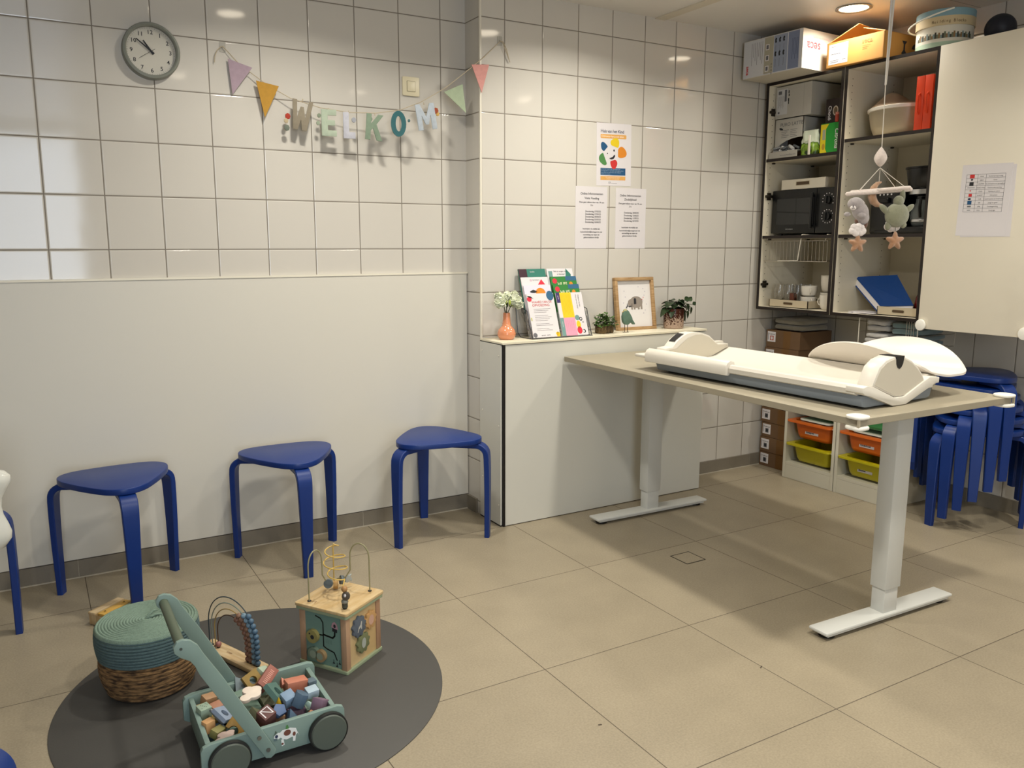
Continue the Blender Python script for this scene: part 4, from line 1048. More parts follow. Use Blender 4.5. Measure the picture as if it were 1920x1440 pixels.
# right side: upside-down name
mb.text('seca', mat('print_logo_red', '#b8404a', .6), (.14, -.1804, .128), (-1, 0, 0), (0, 0, -1), .062, bold=.0008)
mb.text('Precision for health', mat('print_pinkish', '#d59a98', .6), (.205, -.1804, .156), (-1, 0, 0), (0, 0, -1), .016); mb.text('232', ink_grey, (.075, -.1804, .034), (-1, 0, 0), (0, 0, -1), .016)
for y_ in (.10, -.06): mb.flat([(0, 0), (.05, 0), (.05, .006), (0, .006)], black, (.002, y_, .0), (0, -1, 0), (1, 0, 0), .0005)
mb.build('carton_body', t, smooth=False)
# open brown carton
m_brn = mat('carton_orange', '#b3823f', .7, var=.06, vscale=10); m_brn2 = mat('carton_inner', '#9a6e38', .8)
t = thing('open_brown_carton', 'open orange-brown carton with raised flaps on top of the cabinets beside the white carton', 'box', (1.722, -.725, ZT + .0005), math.radians(2))
mb = MB(); W_, D2, H_ = .152, .40, .118
th = .004
mb.box(0, th, -W_, W_, 0, H_, m_brn); mb.box(D2 - th, D2, -W_, W_, 0, H_, m_brn); mb.box(0, D2, -W_, -W_ + th, 0, H_, m_brn); mb.box(0, D2, W_ - th, W_, 0, H_, m_brn); mb.box(0, D2, -W_, W_, 0, th, m_brn)
mb.flat([(-W_ + .012, .014), (-.035, .014), (-.035, .108), (-W_ + .012, .108)], white_paper, (0, 0, 0), (0, -1, 0), Z_, .0005)
m_gp = mat('print_brown_ink', '#7d5a2c', .7)
mb.text('seca', m_gp, (-.0008, -.038, .083), (0, -1, 0), Z_, .032, bold=.0002)
for i in range(3): mb.flat([(.042, .07 - i * .008), (.085 - i * .008, .07 - i * .008), (.085 - i * .008, .072 - i * .008), (.042, .072 - i * .008)], m_gp, (0, 0, 0), (0, -1, 0), Z_, .0005)
for x0_, z0_, x1_ in ((-.13, .095, -.10), (-.13, .06, -.07), (-.09, .075, -.06), (-.13, .03, -.08), (-.13, .022, -.085), (-.065, .03, -.045), (-.055, .085, -.042), (-.06, .06, -.045)): mb.flat([(x0_, z0_), (x1_, z0_), (x1_, z0_ + .003), (x0_, z0_ + .003)], ink_grey, (0, 0, 0), (0, -1, 0), Z_, .0008)
for x_, pl in ((.16, [(-.02, .03), (.02, .03), (.02, .035), (.006, .05), (.006, .075), (.02, .09), (-.02, .09), (-.006, .075), (-.006, .05), (-.02, .035)]), (.25, [(-.03, .06), (-.003, .06), (-.003, .03), (.003, .03), (.003, .06), (.03, .06), (.022, .078), (0, .088), (-.022, .078)])):
    mb.flat([(x_ + a_, b2) for a_, b2 in pl], ink, (0, -W_, 0), X_, Z_, .0005)
mb.build('carton_body', t, smooth=False)
for nm, a_, b2, c_, d2 in (('flap', (.004, W_, H_), (.38, W_, H_), (.36, .03, H_ + .06), (.05, .02, H_ + .075)), ('flap', (.004, -W_, H_), (.39, -W_, H_), (.37, -.02, H_ + .03), (.06, -.0, H_ + .05))):
    vs = [Vector(p) for p in (a_, b2, c_, d2)]; n_ = (vs[1] - vs[0]).cross(vs[2] - vs[0]).normalized() * .003
    MB().add(vs + [p + n_ for p in vs], [(0, 1, 2, 3), (7, 6, 5, 4), (0, 4, 5, 1), (1, 5, 6, 2), (2, 6, 7, 3), (3, 7, 4, 0)], m_brn2).build(nm, t, smooth=False)
# toy bucket
t = thing('toy_bucket', 'round paper tub with light blue lid and rope handle on top of the middle cabinet', 'bucket', (1.872, -1.077, ZT + .0005))
m_bk = mat('tub_white', '#d6d0c0', .6); m_tb = mat('tub_beige', '#c7b48e', .6); m_lb = mat('tub_blue', '#7fa0ab', .6); m_mt = mat('tub_mint', '#a9bfa9', .6); m_hd = mat('tub_handle', '#e6e2d6', .5)
R_ = .115
mb = MB(); mb.lathe([(.001, 0), (R_, 0), (R_, .022)], m_mt, seg=48); mb.lathe([(R_, .022), (R_, .09)], m_bk, seg=48); mb.lathe([(R_, .09), (R_ + .004, .09), (R_ + .004, .128)], m_tb, seg=48); mb.lathe([(R_ + .004, .128), (R_ + .004, .158), (R_, .16), (.001, .16)], m_lb, seg=48)
dk = [mat('toy_ink_%d' % i, c, .7) for i, c in enumerate(('#3b3a33', '#6c7058', '#8a6a45', '#7d8f8c'))]
va = math.radians(212)
for i in range(34):
    a = va + math.radians(-62 + i * 3.7); h_ = .010 + .016 * ((i * 7) % 5) / 5; w_ = .0045
    c_ = Vector((R_ * math.cos(a), R_ * math.sin(a), .04)); u_ = Vector((-math.sin(a), math.cos(a), 0))
    mb.flat([(-w_, -.004), (w_, -.004), (w_ * .8, h_), (-w_ * .8, h_)], dk[(i * 5) % 4], c_, u_, Z_, .0006)
for i, ch in enumerate('Building Blocks'):
    a = va + math.radians(-24 + i * 4.6); mb.text(ch, mat('print_bucket', '#5a4326', .7), ((R_ + .0045) * math.cos(a), (R_ + .0045) * math.sin(a), .100), (-math.sin(a), math.cos(a), 0), Z_, .017, 'CENTER')
mb.build('tub', t, angle=50)
hp_ = []
for i in range(17):
    a = PI * i / 16; hp_.append((-.02 - .1 * math.sin(a) * .55 - .09 * math.sin(a), .118 * math.cos(a), .115 + .0 * i + .045 * math.sin(a) * .4))
T = Matrix.Rotation(math.radians(15), 4, 'Z')
mb = MB(); mb.tube([(-.02, .122, .10)] + [(-.02 - .13 * math.sin(PI * i / 16) , .125 * math.cos(PI * i / 16), .10 - .02 * math.sin(PI * i / 16) + .055 * i / 16) for i in range(17)], .0035, m_hd, 8, T=Matrix.Rotation(math.radians(-35), 4, 'Z')); mb.build('handle', t)
# dark ball
mb = MB(); mb.sphere((0, 0, .062), .062, mat('ball_navy', '#161a28', .5), 32); mb.build('dark_ball', label='dark navy ball lying on top of the cream-door cabinet', cat='ball', loc=(1.94, -1.285, ZT))

# ------------------------------------------------------------------ contents of the left cabinet
def carton(name, label, x0, x1, y0, y1, z0, z1, m, cat='box', group=None, deco=None):
    mb = MB(); mb.box(x0, x1, min(y0, y1), max(y0, y1), z0, z1, m, .0008)
    if deco: deco(mb, x0, max(y0, y1), z0)
    return mb.build(name, label=label, cat=cat, group=group, smooth=False)
def fl_(mb, x, yl, z, rects, m, off=.0005):
    for a_, b2, c_, d2 in rects: mb.flat([(a_, c_), (b2, c_), (b2, d2), (a_, d2)], m, (x, yl, z), (0, -1, 0), Z_, off)
m_cg = mat('carton_greywhite', '#b9b5ac', .6)
S1 = 1.737
def dd(mb, x, yl, z):
    fl_(mb, x, yl, z, [(.01, .08, .02, .15)], mat('label_pale', '#c9c9ca', .6)); fl_(mb, x, yl, z, [(.018, .04, .125, .142), (.06, .074, .085, .145), (.018, .03, .026, .036)], ink_grey, .0008)
    for i in range(8): fl_(mb, x, yl, z, [(.018 + i * .005, .019 + i * .005, .05 + (i % 3) * .008, .115)], ink_grey, .0008)
    fl_(mb, x, yl, z, [(.084, .09, .125, .14), (.086, .092, .11, .122), (.083, .09, .085, .1), (.085, .09, .07, .085)], ink, .0008); fl_(mb, x, yl, z, [(.185, .1858, 0, .163)], ink_grey, .0008)
carton('packing_carton', 'grey-white carton with address label, on the upper shelf of the left cabinet', 1.796, 2.10, -.196, -.43, 1.948, 2.112, m_cg, deco=dd)
t = thing('coffee_carton', 'pale dispenser carton printed with two words in capitals, sachets showing in its curved opening', 'box', (1.800, -.198, S1))
m_c3 = mat('carton_grey_print', '#a8a399', .6); m_in = mat('carton_brown_inside', '#4d3722', .8)
mb = MB(); arch = [(0, .209), (0, .045), (.015, .058), (.045, .078), (.08, .092), (.12, .101), (.155, .104), (.187, .104), (.187, .209)]
mb.prism(arch, m_cg, (0, 0, 0), (0, -1, 0), Z_, (1, 0, 0), .003)
mb.box(0, .29, -.003, 0, 0, .209, m_cg); mb.box(0, .29, -.187, -.184, .104, .209, m_cg); mb.box(.0, .29, -.187, 0, .206, .209, m_cg); mb.box(.02, .29, -.187, -.184, 0, .104, m_cg)
mb.text('PURO LATTE', ink_grey, (-.0006, -.035, .168), (0, -1, 0), Z_, .026); fl_(mb, 0, 0, 0, [(.03, .045, .155, .162), (.036, .055, .15, .157)], ink, .0008)
for i in range(5): fl_(mb, 0, 0, 0, [(.045, .095 - (i % 3) * .01, .146 - i * .009, .148 - i * .009), (.105, .15 - (i % 2) * .01, .146 - i * .009, .148 - i * .009)], ink_grey, .0008)
mb.build('carton_shell', t, smooth=False)
mb = MB(); mb.box(.10, .103, -.183, -.004, .001, .205, m_in); mb.box(-.035, .10, -.183, -.004, .001, .003, m_in)
mb.prism([(-.035, .034), (0, .050), (.012, .045), (.1, .045), (.1, .003), (-.035, .003)], m_in, (0, -.0035, 0), X_, Z_, (0, -1, 0), .002); mb.build('inner_tray', t, smooth=False)
mb = MB(); mb.box(-.038, -.035, -.187, 0, .0005, .034, m_c3); mb.box(-.0375, -.012, -.187, 0, .033, .0345, m_c3); mb.text('www.purecoffee.com', ink_grey, (-.0386, -.075, .010), (0, -1, 0), Z_, .012); mb.build('front_lip', t, smooth=False)
rnd = random.Random(5); msach = [mat('sachet_a', '#7b7c7c', .35), mat('sachet_b', '#b8b6b2', .35), mat('sachet_c', '#4f5254', .35)]
for i in range(12):
    mb = MB(); q = Matrix.Translation((.012 + .014 * (i % 2), .072 - (i % 6) * .024, .036 + .018 * (i // 6))) @ Euler((rnd.uniform(-.5, .5), rnd.uniform(-.4, .4), rnd.uniform(-.8, .8))).to_matrix().to_4x4()
    mb.box(-.012, .012, -.02, .02, -.006, .006, msach[i % 3], .004, T=q); mb.build('coffee_sachet', label='small foil sachet heaped in the curved opening of the coffee carton', cat='sachet', group='foil sachets in the coffee carton', loc=(1.775, -.302, S1))
# green and white bag
m = bpy.data.materials.new('bag_print'); m.use_nodes = True; nt = m.node_tree; b = nt.nodes['Principled BSDF']; tc = nt.nodes.new('ShaderNodeTexCoord'); sp = nt.nodes.new('ShaderNodeSeparateXYZ'); nt.links.new(tc.outputs['Object'], sp.inputs[0])
n = nt.nodes.new('ShaderNodeTexNoise'); n.inputs['Scale'].default_value = 26; n.inputs['Detail'].default_value = 2; nt.links.new(tc.outputs['Object'], n.inputs['Vector'])
k = mnode(nt, 'ADD', mnode(nt, 'MULTIPLY', sp.outputs[2], 6.0), mnode(nt, 'MULTIPLY', n.outputs['Fac'], 1.1))
cr = nt.nodes.new('ShaderNodeValToRGB'); e = cr.color_ramp.elements; e[0].position = .55; e[0].color = lin('#1c3208'); e[1].position = .8; e[1].color = lin('#8fb339'); x = cr.color_ramp.elements.new(.93); x.color = lin('#3a5c17'); x = cr.color_ramp.elements.new(1.0); x.color = lin('#d5dcc6')
nt.links.new(k, cr.inputs[0]); nt.links.new(cr.outputs[0], b.inputs['Base Color']); b.inputs['Roughness'].default_value = .25
mb = MB()
def bagf(s_, v_):
    a = 2 * PI * s_; z = .128 * v_; sq = (1 - .75 * v_ ** 3)
    ca, sa = math.cos(a), math.sin(a)
    rx = .022 * sq * (1 + .15 * math.sin(5 * a + 9 * v_)); ry = .052 * (1 - .12 * v_ ** 2) * (1 + .05 * math.sin(7 * v_ * 3 + a))
    return (rx * math.copysign(abs(ca) ** .6, ca), ry * math.copysign(abs(sa) ** .6, sa), z)
mb.surf(bagf, 36, 14, m, closed_u=True); mb.box(-.03, -.025, -.022, -.008, .002, .10, white_plastic, .002)
mb.build('plastic_bag', label='crumpled green and white plastic bag between the display carton and the green box', cat='bag', loc=(1.80, -.438, S1), angle=60)
def dd(mb, x, yl, z):
    yw_ = mat('citrus_yellow', '#d8c21c', .5)
    fl_(mb, x, yl, z, [(0, .032, 0, .146)], yw_); mb.flat([(.03, .0), (.045, .0), (.03, .03)], yw_, (x, yl, z), (0, -1, 0), Z_, .0007); mb.flat([(.03, .146), (.03, .12), (.048, .146)], yw_, (x, yl, z), (0, -1, 0), Z_, .0007)
    fl_(mb, x, yl, z, [(.012, .030, .07, .12)], mat('label_grey_green', '#9aa08c', .5), .0009); mb.flat(circ(.02, .035, .009, .016, 14), mat('print_drink', '#b08a2a', .5), (x, yl, z), (0, -1, 0), Z_, .0009)
    mb.text('Citrona', white_paper, (x - .001, yl - .088, z + .122), (0, 0, -1), (0, -1, 0), .032, shear=.25, bold=.0004)
carton('drink_carton', 'upright green and yellow drink box in the left cabinet, white script along its side', 1.80, 1.90, -.498, -.618, S1, S1 + .150, mat('citrus_green', '#1f8a2c', .45), deco=dd)
def dd(mb, x, yl, z):
    mb.text('Chocó', white_paper, (x - .001, yl - .018, z + .085), (0, 0, -1), (0, -1, 0), .026, bold=.0006)
    mb.flat(circ(.060, .058, .016, .024, 20), mat('print_cup_ring', '#c7bdb0', .5), (x, yl, z), (0, -1, 0), Z_, .0006); mb.flat(circ(.060, .058, .011, .018, 20), mat('print_cup', '#6d5a44', .5), (x, yl, z), (0, -1, 0), Z_, .0009)
carton('chocolate_carton', 'dark brown box with a cup emblem standing on the green and yellow box', 1.81, 1.90, -.512, -.628, S1 + .151, S1 + .270, mat('choco_brown', '#221512', .45), deco=dd)
mb = MB(); mb.cyl((0, 0, 0), (0, 0, .035), .010, mat('tube_red', '#9a3b2c', .35), seg=16); mb.cyl((0, 0, .035), (0, 0, .047), .0095, mat('tube_pink', '#c07a6a', .35), seg=16)
mb.build('small_red_tube', label='small red tube standing in front of the dark brown box', cat='tube', loc=(1.7995, -.592, S1 + .151))
mb = MB(); mb.sphere((0, 0, .04), (.03, .035, .045), mat('bag_pale', '#b5b1a8', .4, bump=1, bscale=60), 20); mb.build('pale_bag', label='pale crumpled bag behind the green and white bag', cat='bag', loc=(1.90, -.46, S1 + .08))
# microwave
S2 = 1.327
t = thing('microwave_oven', 'black microwave oven with two round dials on the middle shelf of the left cabinet', 'microwave', (1.80, -.420, S2))
m_mw = mat('microwave_black', '#0d0e0f', .3); m_mg = mat('microwave_glass', '#16191a', .06, spec=.8)
hw = .2145
mb = MB(); mb.box(.012, .33, -hw, hw, .010, .243, m_mw, .003); mb.build('casing', t)
mb = MB(); mb.box(0, .014, -.075, hw, .012, .241, m_mw, .003); dm_ = mb.build('door', t)
mb = MB(); mb.box(-.0012, .002, -.042, hw - .035, .058, .195, m_mg); mb.build('door_glass', dm_, smooth=False)
mb = MB(); mb.box(-.022, -.012, -.068, -.054, .035, .22, m_mw, .003); mb.box(-.014, .002, -.066, -.056, .045, .058, m_mw); mb.box(-.014, .002, -.066, -.056, .195, .208, m_mw); mb.build('door_handle', dm_)
mb = MB(); mb.text('microwave', mat('print_silver', '#9a9a98', .4), (-.0008, .09, .031), (0, -1, 0), Z_, .011, 'CENTER'); mb.build('badge', dm_, smooth=False)
mb = MB(); mb.box(0, .013, -hw, -.079, .012, .241, m_mw, .002); cp = mb.build('control_panel', t)
for z in (.178, .095):
    mb = MB(); mb.cyl((0, -.150, z), (-.014, -.150, z), .021, m_mw, seg=24); mb.box(-.022, -.012, -.154, -.146, z - .019, z + .019, m_mw, .002); mb.build('dial', cp)
mb = MB()
for k_ in range(14):
    a = math.radians(-40 + k_ * 20); a2 = math.radians(k_ * 25)
    if k_ < 9: mb.flat(circ(.150 + .034 * math.cos(math.radians(-30 + k_ * 28)), .178 + .034 * math.sin(math.radians(-30 + k_ * 28)), .0028, n=6), white_paper, (0, 0, 0), (0, -1, 0), Z_, .0005)
    mb.flat(circ(.150 + .034 * math.cos(a2), .095 + .034 * math.sin(a2), .0028, n=6), white_paper, (0, 0, 0), (0, -1, 0), Z_, .0005)
mb.build('dial_marks', cp, smooth=False)
for fy in (-.18, .18): MB().cyl((.04, fy, 0), (.04, fy, .011), .012, black, seg=12).build('foot', t)
mb = MB(); mb.box(0, .20, -.141, .141, 0, .052, mat('box_cream', '#d2cab8', .5), .001)
fl_(mb, 0, .141, 0, [(.095, .185, .018, .040)], mat('slot_rim', '#b3a78d', .5)); fl_(mb, 0, .141, 0, [(.099, .181, .021, .037)], mat('slot_brown', '#4d3b26', .6), .0008)
mb.build('cream_storage_box', label='flat cream box with a dark slot lying on top of the microwave', cat='box', loc=(1.805, -.400, S2 + .2435), smooth=False)
# wire basket slid under the shelf
t = thing('undershelf_basket', 'empty wire basket hooked under the shelf below the microwave', 'wire basket', (1.775, -.392, 1.19))
mb = MB(); W2, D3 = .21, .33
for z in (0, .108):
    mb.tube([(0, -W2, z), (0, W2, z), (D3, W2, z), (D3, -W2, z)], .002, wire_m, 6, closed=True)
for i in range(19):
    y_ = -W2 + 2 * W2 * i / 18; mb.tube([(0, y_, .108), (0, y_ , 0), (D3, y_, 0), (D3, y_, .108)], .0012, wire_m, 5)
mb.build('wire_mesh', t)
for y_ in (-.055,):
    mb = MB(); mb.tube([(.12, y_, .1395), (-.01, y_, .1395), (-.012, y_, .136), (-.012, y_ + .018, .006), (-.01, y_ + .02, .003), (-.008, y_ + .155, 0)], .0028, white_wire, 8); mb.build('hook', t)
mb = MB(); mb.tube([(.12, -.19, .1395), (.02, -.19, .1395), (.004, -.19, .105)], .0028, white_wire, 8); mb.build('hook', t)
# tray with glasses and cups
S3 = .938
m_try = mat('tray_cream', '#bcae94', .6)
def slot_box(name, label, loc, wd, dp, ht, m, group=None):
    t = thing(name, label, 'tray', loc, group=group)
    mb = MB(); k_ = .004
    mb.box(0, k_, -wd / 2, wd / 2, 0, ht, m); mb.box(dp - k_, dp, -wd / 2, wd / 2, 0, ht, m); mb.box(0, dp, -wd / 2, -wd / 2 + k_, 0, ht, m); mb.box(0, dp, wd / 2 - k_, wd / 2, 0, ht, m); mb.box(0, dp, -wd / 2, wd / 2, 0, k_, m)
    mb.build('tray_body', t, smooth=False)
    mb = MB(); mb.flat(rrect(-.036, .036, ht * .32, ht * .78, ht * .2), mat('slot_rim'), (0, 0, 0), (0, -1, 0), Z_, .0004); mb.flat(rrect(-.031, .031, ht * .40, ht * .70, ht * .14), mat('slot_brown'), (0, 0, 0), (0, -1, 0), Z_, .0007); mb.build('grip_slot', t, smooth=False)
    return t
slot_box('cardboard_tray', 'cream tray with a slot handle holding drinking glasses, bottom of the left cabinet', (1.785, -.363, S3), .262, .34, .042, m_try)
m_gl = mat('tumbler_glass', '#ffffff', .03, trans=1, ior=1.45)
gi = 0
proto = None
GLB = 'clear stemmed glass among others in the cream tray'
for ix in range(3):
    for iy in range(3):
        gx, gy = 1.83 + ix * .085, -.262 - iy * .062 - .01 * (ix % 2)
        if proto is None:
            mb = MB(); mb.lathe([(.0005, 0), (.027, .001), (.027, .003), (.006, .008), (.005, .022), (.018, .035), (.027, .055), (.029, .08), (.026, .118), (.0248, .118), (.0275, .08), (.0255, .056), (.017, .037), (.0005, .03)], m_gl, seg=20)
            proto = mb.build('drinking_glass', label=GLB, cat='glass', group='glasses in the cream tray', loc=(gx, gy, S3 + .0045)); continue
        g_ = proto.copy(); COL.objects.link(g_); g_.location = (gx, gy, S3 + .0045)
mb = MB(); mb.box(0, .03, -.016, .016, 0, .022, mat('pack_blue', '#1d3f78', .5), .003); mb.box(0, .03, -.014, .016, .022, .075, mat('pack_brown', '#5a2f20', .5), .006); mb.build('small_packet', label='small blue and brown packet tucked beside the glasses', cat='packet', loc=(1.80, -.372, S3 + .005))
m_cup = mat('cup_white', '#d8d2c6', .2)
def cup(label, loc, r, h, ang, group, tall=False, name='coffee_cup'):
    t = thing(name, label, 'cup', loc, ang, group)
    k_ = .78 if not tall else .74
    MB().lathe([(.0005, .002), (r * .55, 0), (r * .62, .003), (r * (k_ + .08), h * .16), (r * .97, h * .5), (r, h), (r - .003, h), (r * .93, h * .5), (r * .76, h * .16), (.0005, h * .1)], m_cup, seg=28).build('bowl', t)
    a_ = []
    for i in range(9):
        b2 = -PI / 2 + PI * i / 8; a_.append((-(r * .9) - .016 * math.cos(b2), 0, h * .55 + h * .25 * math.sin(b2)))
    MB().tube(a_, .003, m_cup, 8).build('handle', t)
    return t
cup('lower of two stacked wide white cups in the tray', (1.86, -.435, S3 + .0045), .042, .058, math.radians(60), 'white cups in the left cabinet')
cup('upper of two stacked wide white cups, tilted a little', (1.86, -.435, S3 + .062), .042, .058, math.radians(50), 'white cups in the left cabinet')
cup('lower tall white cup at the back right of the cups', (1.905, -.525, S3 + .002), .042, .085, math.radians(60), 'white cups in the left cabinet', True)
cup('upper tall white cup on the taller stack', (1.905, -.525, S3 + .088), .042, .09, math.radians(100), 'white cups in the left cabinet', True)
cup('white mug standing in front, right of the cream tray', (1.83, -.575, S3 + .001), .036, .078, math.radians(-80), 'white cups in the left cabinet', True, 'white_mug')
# ------------------------------------------------------------------ contents of the middle cabinet
S1b = 1.790
t = thing('baby_potty', 'round beige plastic potty with domed lid, beside the orange cases in the middle cabinet', 'potty', (1.935, -.872, S1b))
m_pb = mat('potty_beige', '#a0937b', .35); m_pr = mat('potty_rim', '#ded7cb', .35)
mb = MB(); mb.lathe([(.0005, 0), (.120, 0), (.138, .015), (.152, .05), (.160, .09), (.163, .118)], m_pb, seg=48, sy=.98); mb.build('bowl', t)
mb = MB(); mb.lathe([(.163, .118), (.170, .120), (.171, .132), (.163, .136)], m_pr, seg=48, sy=.98); mb.build('rim', t)
def lid(s_, v_):
    a = 2 * PI * s_; r = .163 * (1 - v_); z = .135 + .022 * (1 - (1 - v_) ** 3)
    x, y = r * math.cos(a), r * math.sin(a)
    z += .062 * math.exp(-((x + .01) ** 2 / .012 + (y - .07) ** 2 / .0040)) * (1 - (1 - v_) ** 4)
    return (x, y, z)
mb = MB(); mb.surf(lid, 48, 22, mat('potty_lid', '#ad967f', .4), closed_u=True); mb.build('lid', t, angle=70)
t0 = None
for i, (yy, lab) in enumerate(((-1.054, 'left of two upright orange plastic cases in the middle cabinet'), (-1.094, 'right of two upright orange plastic cases, touching the cream door side'))):
    t = thing('orange_case', lab, 'case', (1.765, yy, S1b), math.radians(2) if i == 0 else 0, 'orange plastic cases')
    m_or = mat('case_orange', '#cf3d17', .35)
    mb = MB(); mb.box(0, .30, -.017, .017, 0, .235, m_or, .005); mb.build('shell', t)
    mb = MB(); mb.prism(rrect(.02, .28, .02, .215, .012), m_or, (0, -.0165, 0), X_, Z_, (0, -1, 0), .0015, .001); mb.box(-.003, .002, -.019, .019, .0, .235, m_or, .001); mb.build('ridge', t)
    mb = MB(); mb.tube([(-.002, 0, .07), (-.013, 0, .08), (-.015, 0, .115), (-.013, 0, .15), (-.002, 0, .16)], .004, m_or, 8); mb.build('handle', t)
mb = MB(); mb.lathe([(.0005, 0), (.05, 0), (.056, .26), (.062, .262), (.062, .275), (.0005, .277)], mat('tub_translucent', '#aaa79c', .4), seg=28); mb.build('pale_canister', label='pale canister standing behind the orange cases', cat='canister', loc=(2.115, -.99, S1b))
# coffee maker
S2b = 1.327
t = thing('coffee_maker', 'black drip coffee maker with chrome band and glass jug in the middle cabinet', 'coffee maker', (1.93, -1.020, S2b))
m_cm = mat('coffee_black', '#0b0b0c', .25)
mb = MB(); mb.box(-.09, .12, -.085, .085, 0, .035, m_cm, .008); mb.box(.04, .12, -.085, .085, .03, .27, m_cm, .008); mb.build('stand', t)
mb = MB(); mb.lathe([(.0005, .205), (.07, .205), (.085, .225), (.096, .30), (.101, .302), (.101, .31), (.0005, .315)], m_cm, seg=36); mb.box(0, .12, -.085, .085, .21, .30, m_cm, .006); mb.build('brew_basket', t)
mb = MB(); mb.lathe([(.078, .182), (.082, .184), (.082, .206), (.076, .207)], chrome, seg=36); mb.build('chrome_band', t)
mb = MB(); mb.lathe([(.0005, .036), (.055, .038), (.066, .06), (.066, .10), (.045, .15), (.046, .165)], mat('jug_glass', '#8d9494', .05, alpha=.35, spec=.8), seg=32); mb.lathe([(.0005, .038), (.053, .04), (.063, .06), (.062, .085), (.0005, .086)], mat('coffee', '#1a0d07', .2), seg=32); mb.build('glass_jug', t)
mb = MB(); mb.lathe([(.046, .163), (.05, .165), (.05, .176), (.0005, .18)], m_cm, seg=28); mb.tube([(-.045, -.02, .165), (-.092, -.03, .16), (-.096, -.03, .12), (-.088, -.03, .075)], .007, m_cm, 8); mb.lathe([(.067, .056), (.068, .062), (.067, .068)], chrome, seg=28); mb.build('jug_lid', t)
t = thing('black_kitchen_machine', 'black machine with small chrome buttons behind the hanging mobile in the middle cabinet', 'appliance', (1.86, -.855, S2b))
mb = MB(); mb.box(0, .24, -.085, .085, 0, .21, m_cm, .012, seg=3); mb.build('housing', t)
MB().box(-.006, .03, -.05, .05, .0, .02, m_cm, .003).build('drip_tray', t); MB().box(-.02, .0, -.025, .025, .15, .175, m_cm, .004).build('spout', t)
for i in range(4): MB().cyl((.0, -.03 + i * .02, .19), (-.004, -.03 + i * .02, .19), .0045, chrome, seg=12).build('button', t)
mb = MB(); mb.tube([(2.12, -.93, 1.76), (2.11, -.945, 1.70), (2.10, -.95, 1.66), (2.11, -.93, 1.60), (2.08, -.9, 1.56), (2.06, -.88, 1.53)], .004, white_wire, 8); mb.build('power_cord', label='pale power cord hanging down at the back of the middle cabinet', cat='cord')
# bottom compartment: tray, binder, bottle, papers
t = slot_box('cardboard_tray', 'cream tray with a slot handle under the blue ring binder in the middle cabinet', (1.80, -1.005, S3), .225, .34, .042, m_try)
t = thing('ring_binder', 'blue ring binder leaning diagonally on the cream tray in the middle cabinet', 'binder', (1.80, -.962, .953), rot=(math.radians(0), 0, 0))
m_bn = mat('binder_blue', '#0b3a78', .35)
# covers lean: spine high at the left, lower edge right
def slab2(mb, a_, n_, m): mb.add(a_ + [p + n_ for p in a_], [(0, 1, 2, 3), (7, 6, 5, 4), (0, 4, 5, 1), (1, 5, 6, 2), (2, 6, 7, 3), (3, 7, 4, 0)], m)
BO = Vector((1.80, -.962, .953)); mb = MB()
front = [Vector((1.93, -.655 - .012, 1.107)) - BO, Vector((1.812, -.902, .978)) - BO, Vector((1.812, -1.076, .992)) - BO, Vector((1.95, -.887, 1.124)) - BO]
fn = (front[1] - front[0]).cross(front[3] - front[0]).normalized()
if fn.x > 0: fn = -fn
OFF = Vector((-.004, .006, -.034))
slab2(mb, front, fn * .003, m_bn); mb.build('front_cover', t, smooth=False)
mb = MB(); slab2(mb, [p + OFF for p in front], fn * .003, m_bn); mb.build('back_cover', t, smooth=False)
mb = MB(); slab2(mb, [front[0] + OFF, front[0] + fn * .003, front[3] + fn * .003, front[3] + OFF], Vector((.003, 0, .003)), m_bn); mb.build('spine', t, smooth=False)
c_ = sum(front, Vector()) / 4; mb = MB(); slab2(mb, [p.lerp(c_, .02) + OFF * .85 for p in front], OFF * -.7, white_paper); mb.build('paper_block', t, smooth=False)
mb = MB(); mb.lathe([(.0005, 0), (.036, 0), (.038, .01), (.038, .05), (.030, .09), (.014, .13), (.012, .165), (.0005, .166)], mat('bottle_red', '#57130f', .25), seg=28); mb.build('dark_red_bottle', label='dark red bottle at the right side of the middle cabinet', cat='bottle', loc=(1.86, -1.088, S3 + .005))
for i, (yy, rz_) in enumerate(((-.80, .3), (-.835, .1), (-.81, -.2))):
    mb = MB(); mb.box(-.05, .05, -.055, .055, 0, .003, white_paper); mb.build('loose_folder', label=('bottom', 'middle', 'top')[i] + ' one of the pale folders lying at the front of the middle cabinet', cat='folder', group='pale folders in the middle cabinet', loc=(1.82, yy, S3 + .0003 + .0033 * i), rz=rz_, smooth=False)

# ------------------------------------------------------------------ basket with towels under the middle cabinet
t = thing('hanging_wire_basket', 'wire basket hanging below the middle cabinet, loaded with folded towels', 'wire basket', (1.78, -.97, .79))
mb = MB(); W2 = .155
mb.tube([(0, W2, .130), (0, W2, .004), (0, W2 - .008, 0), (0, -W2, 0), (0, -W2 - .0, .130)], .0025, white_wire, 8)
mb.tube([(.30, W2, .130), (.30, W2, 0), (.30, -W2, 0), (.30, -W2, .130)], .0025, white_wire, 8)
for i in range(11): mb.tube([(0, -W2 + 2 * W2 * i / 10, 0), (.30, -W2 + 2 * W2 * i / 10, 0)], .0013, wire_m, 5)
for s_ in (-1, 1): mb.tube([(0, s_ * W2, .128), (.3, s_ * W2, .128)], .0022, white_wire, 6); mb.tube([(0, s_ * W2, .06), (.3, s_ * W2, .06)], .0015, wire_m, 5)
for i in range(4): mb.tube([(0, -W2 + .02 + i * .012, .128), (0, -W2 + .02 + i * .012, 0)], .0012, wire_m, 5)
mb.build('wire_mesh', t)
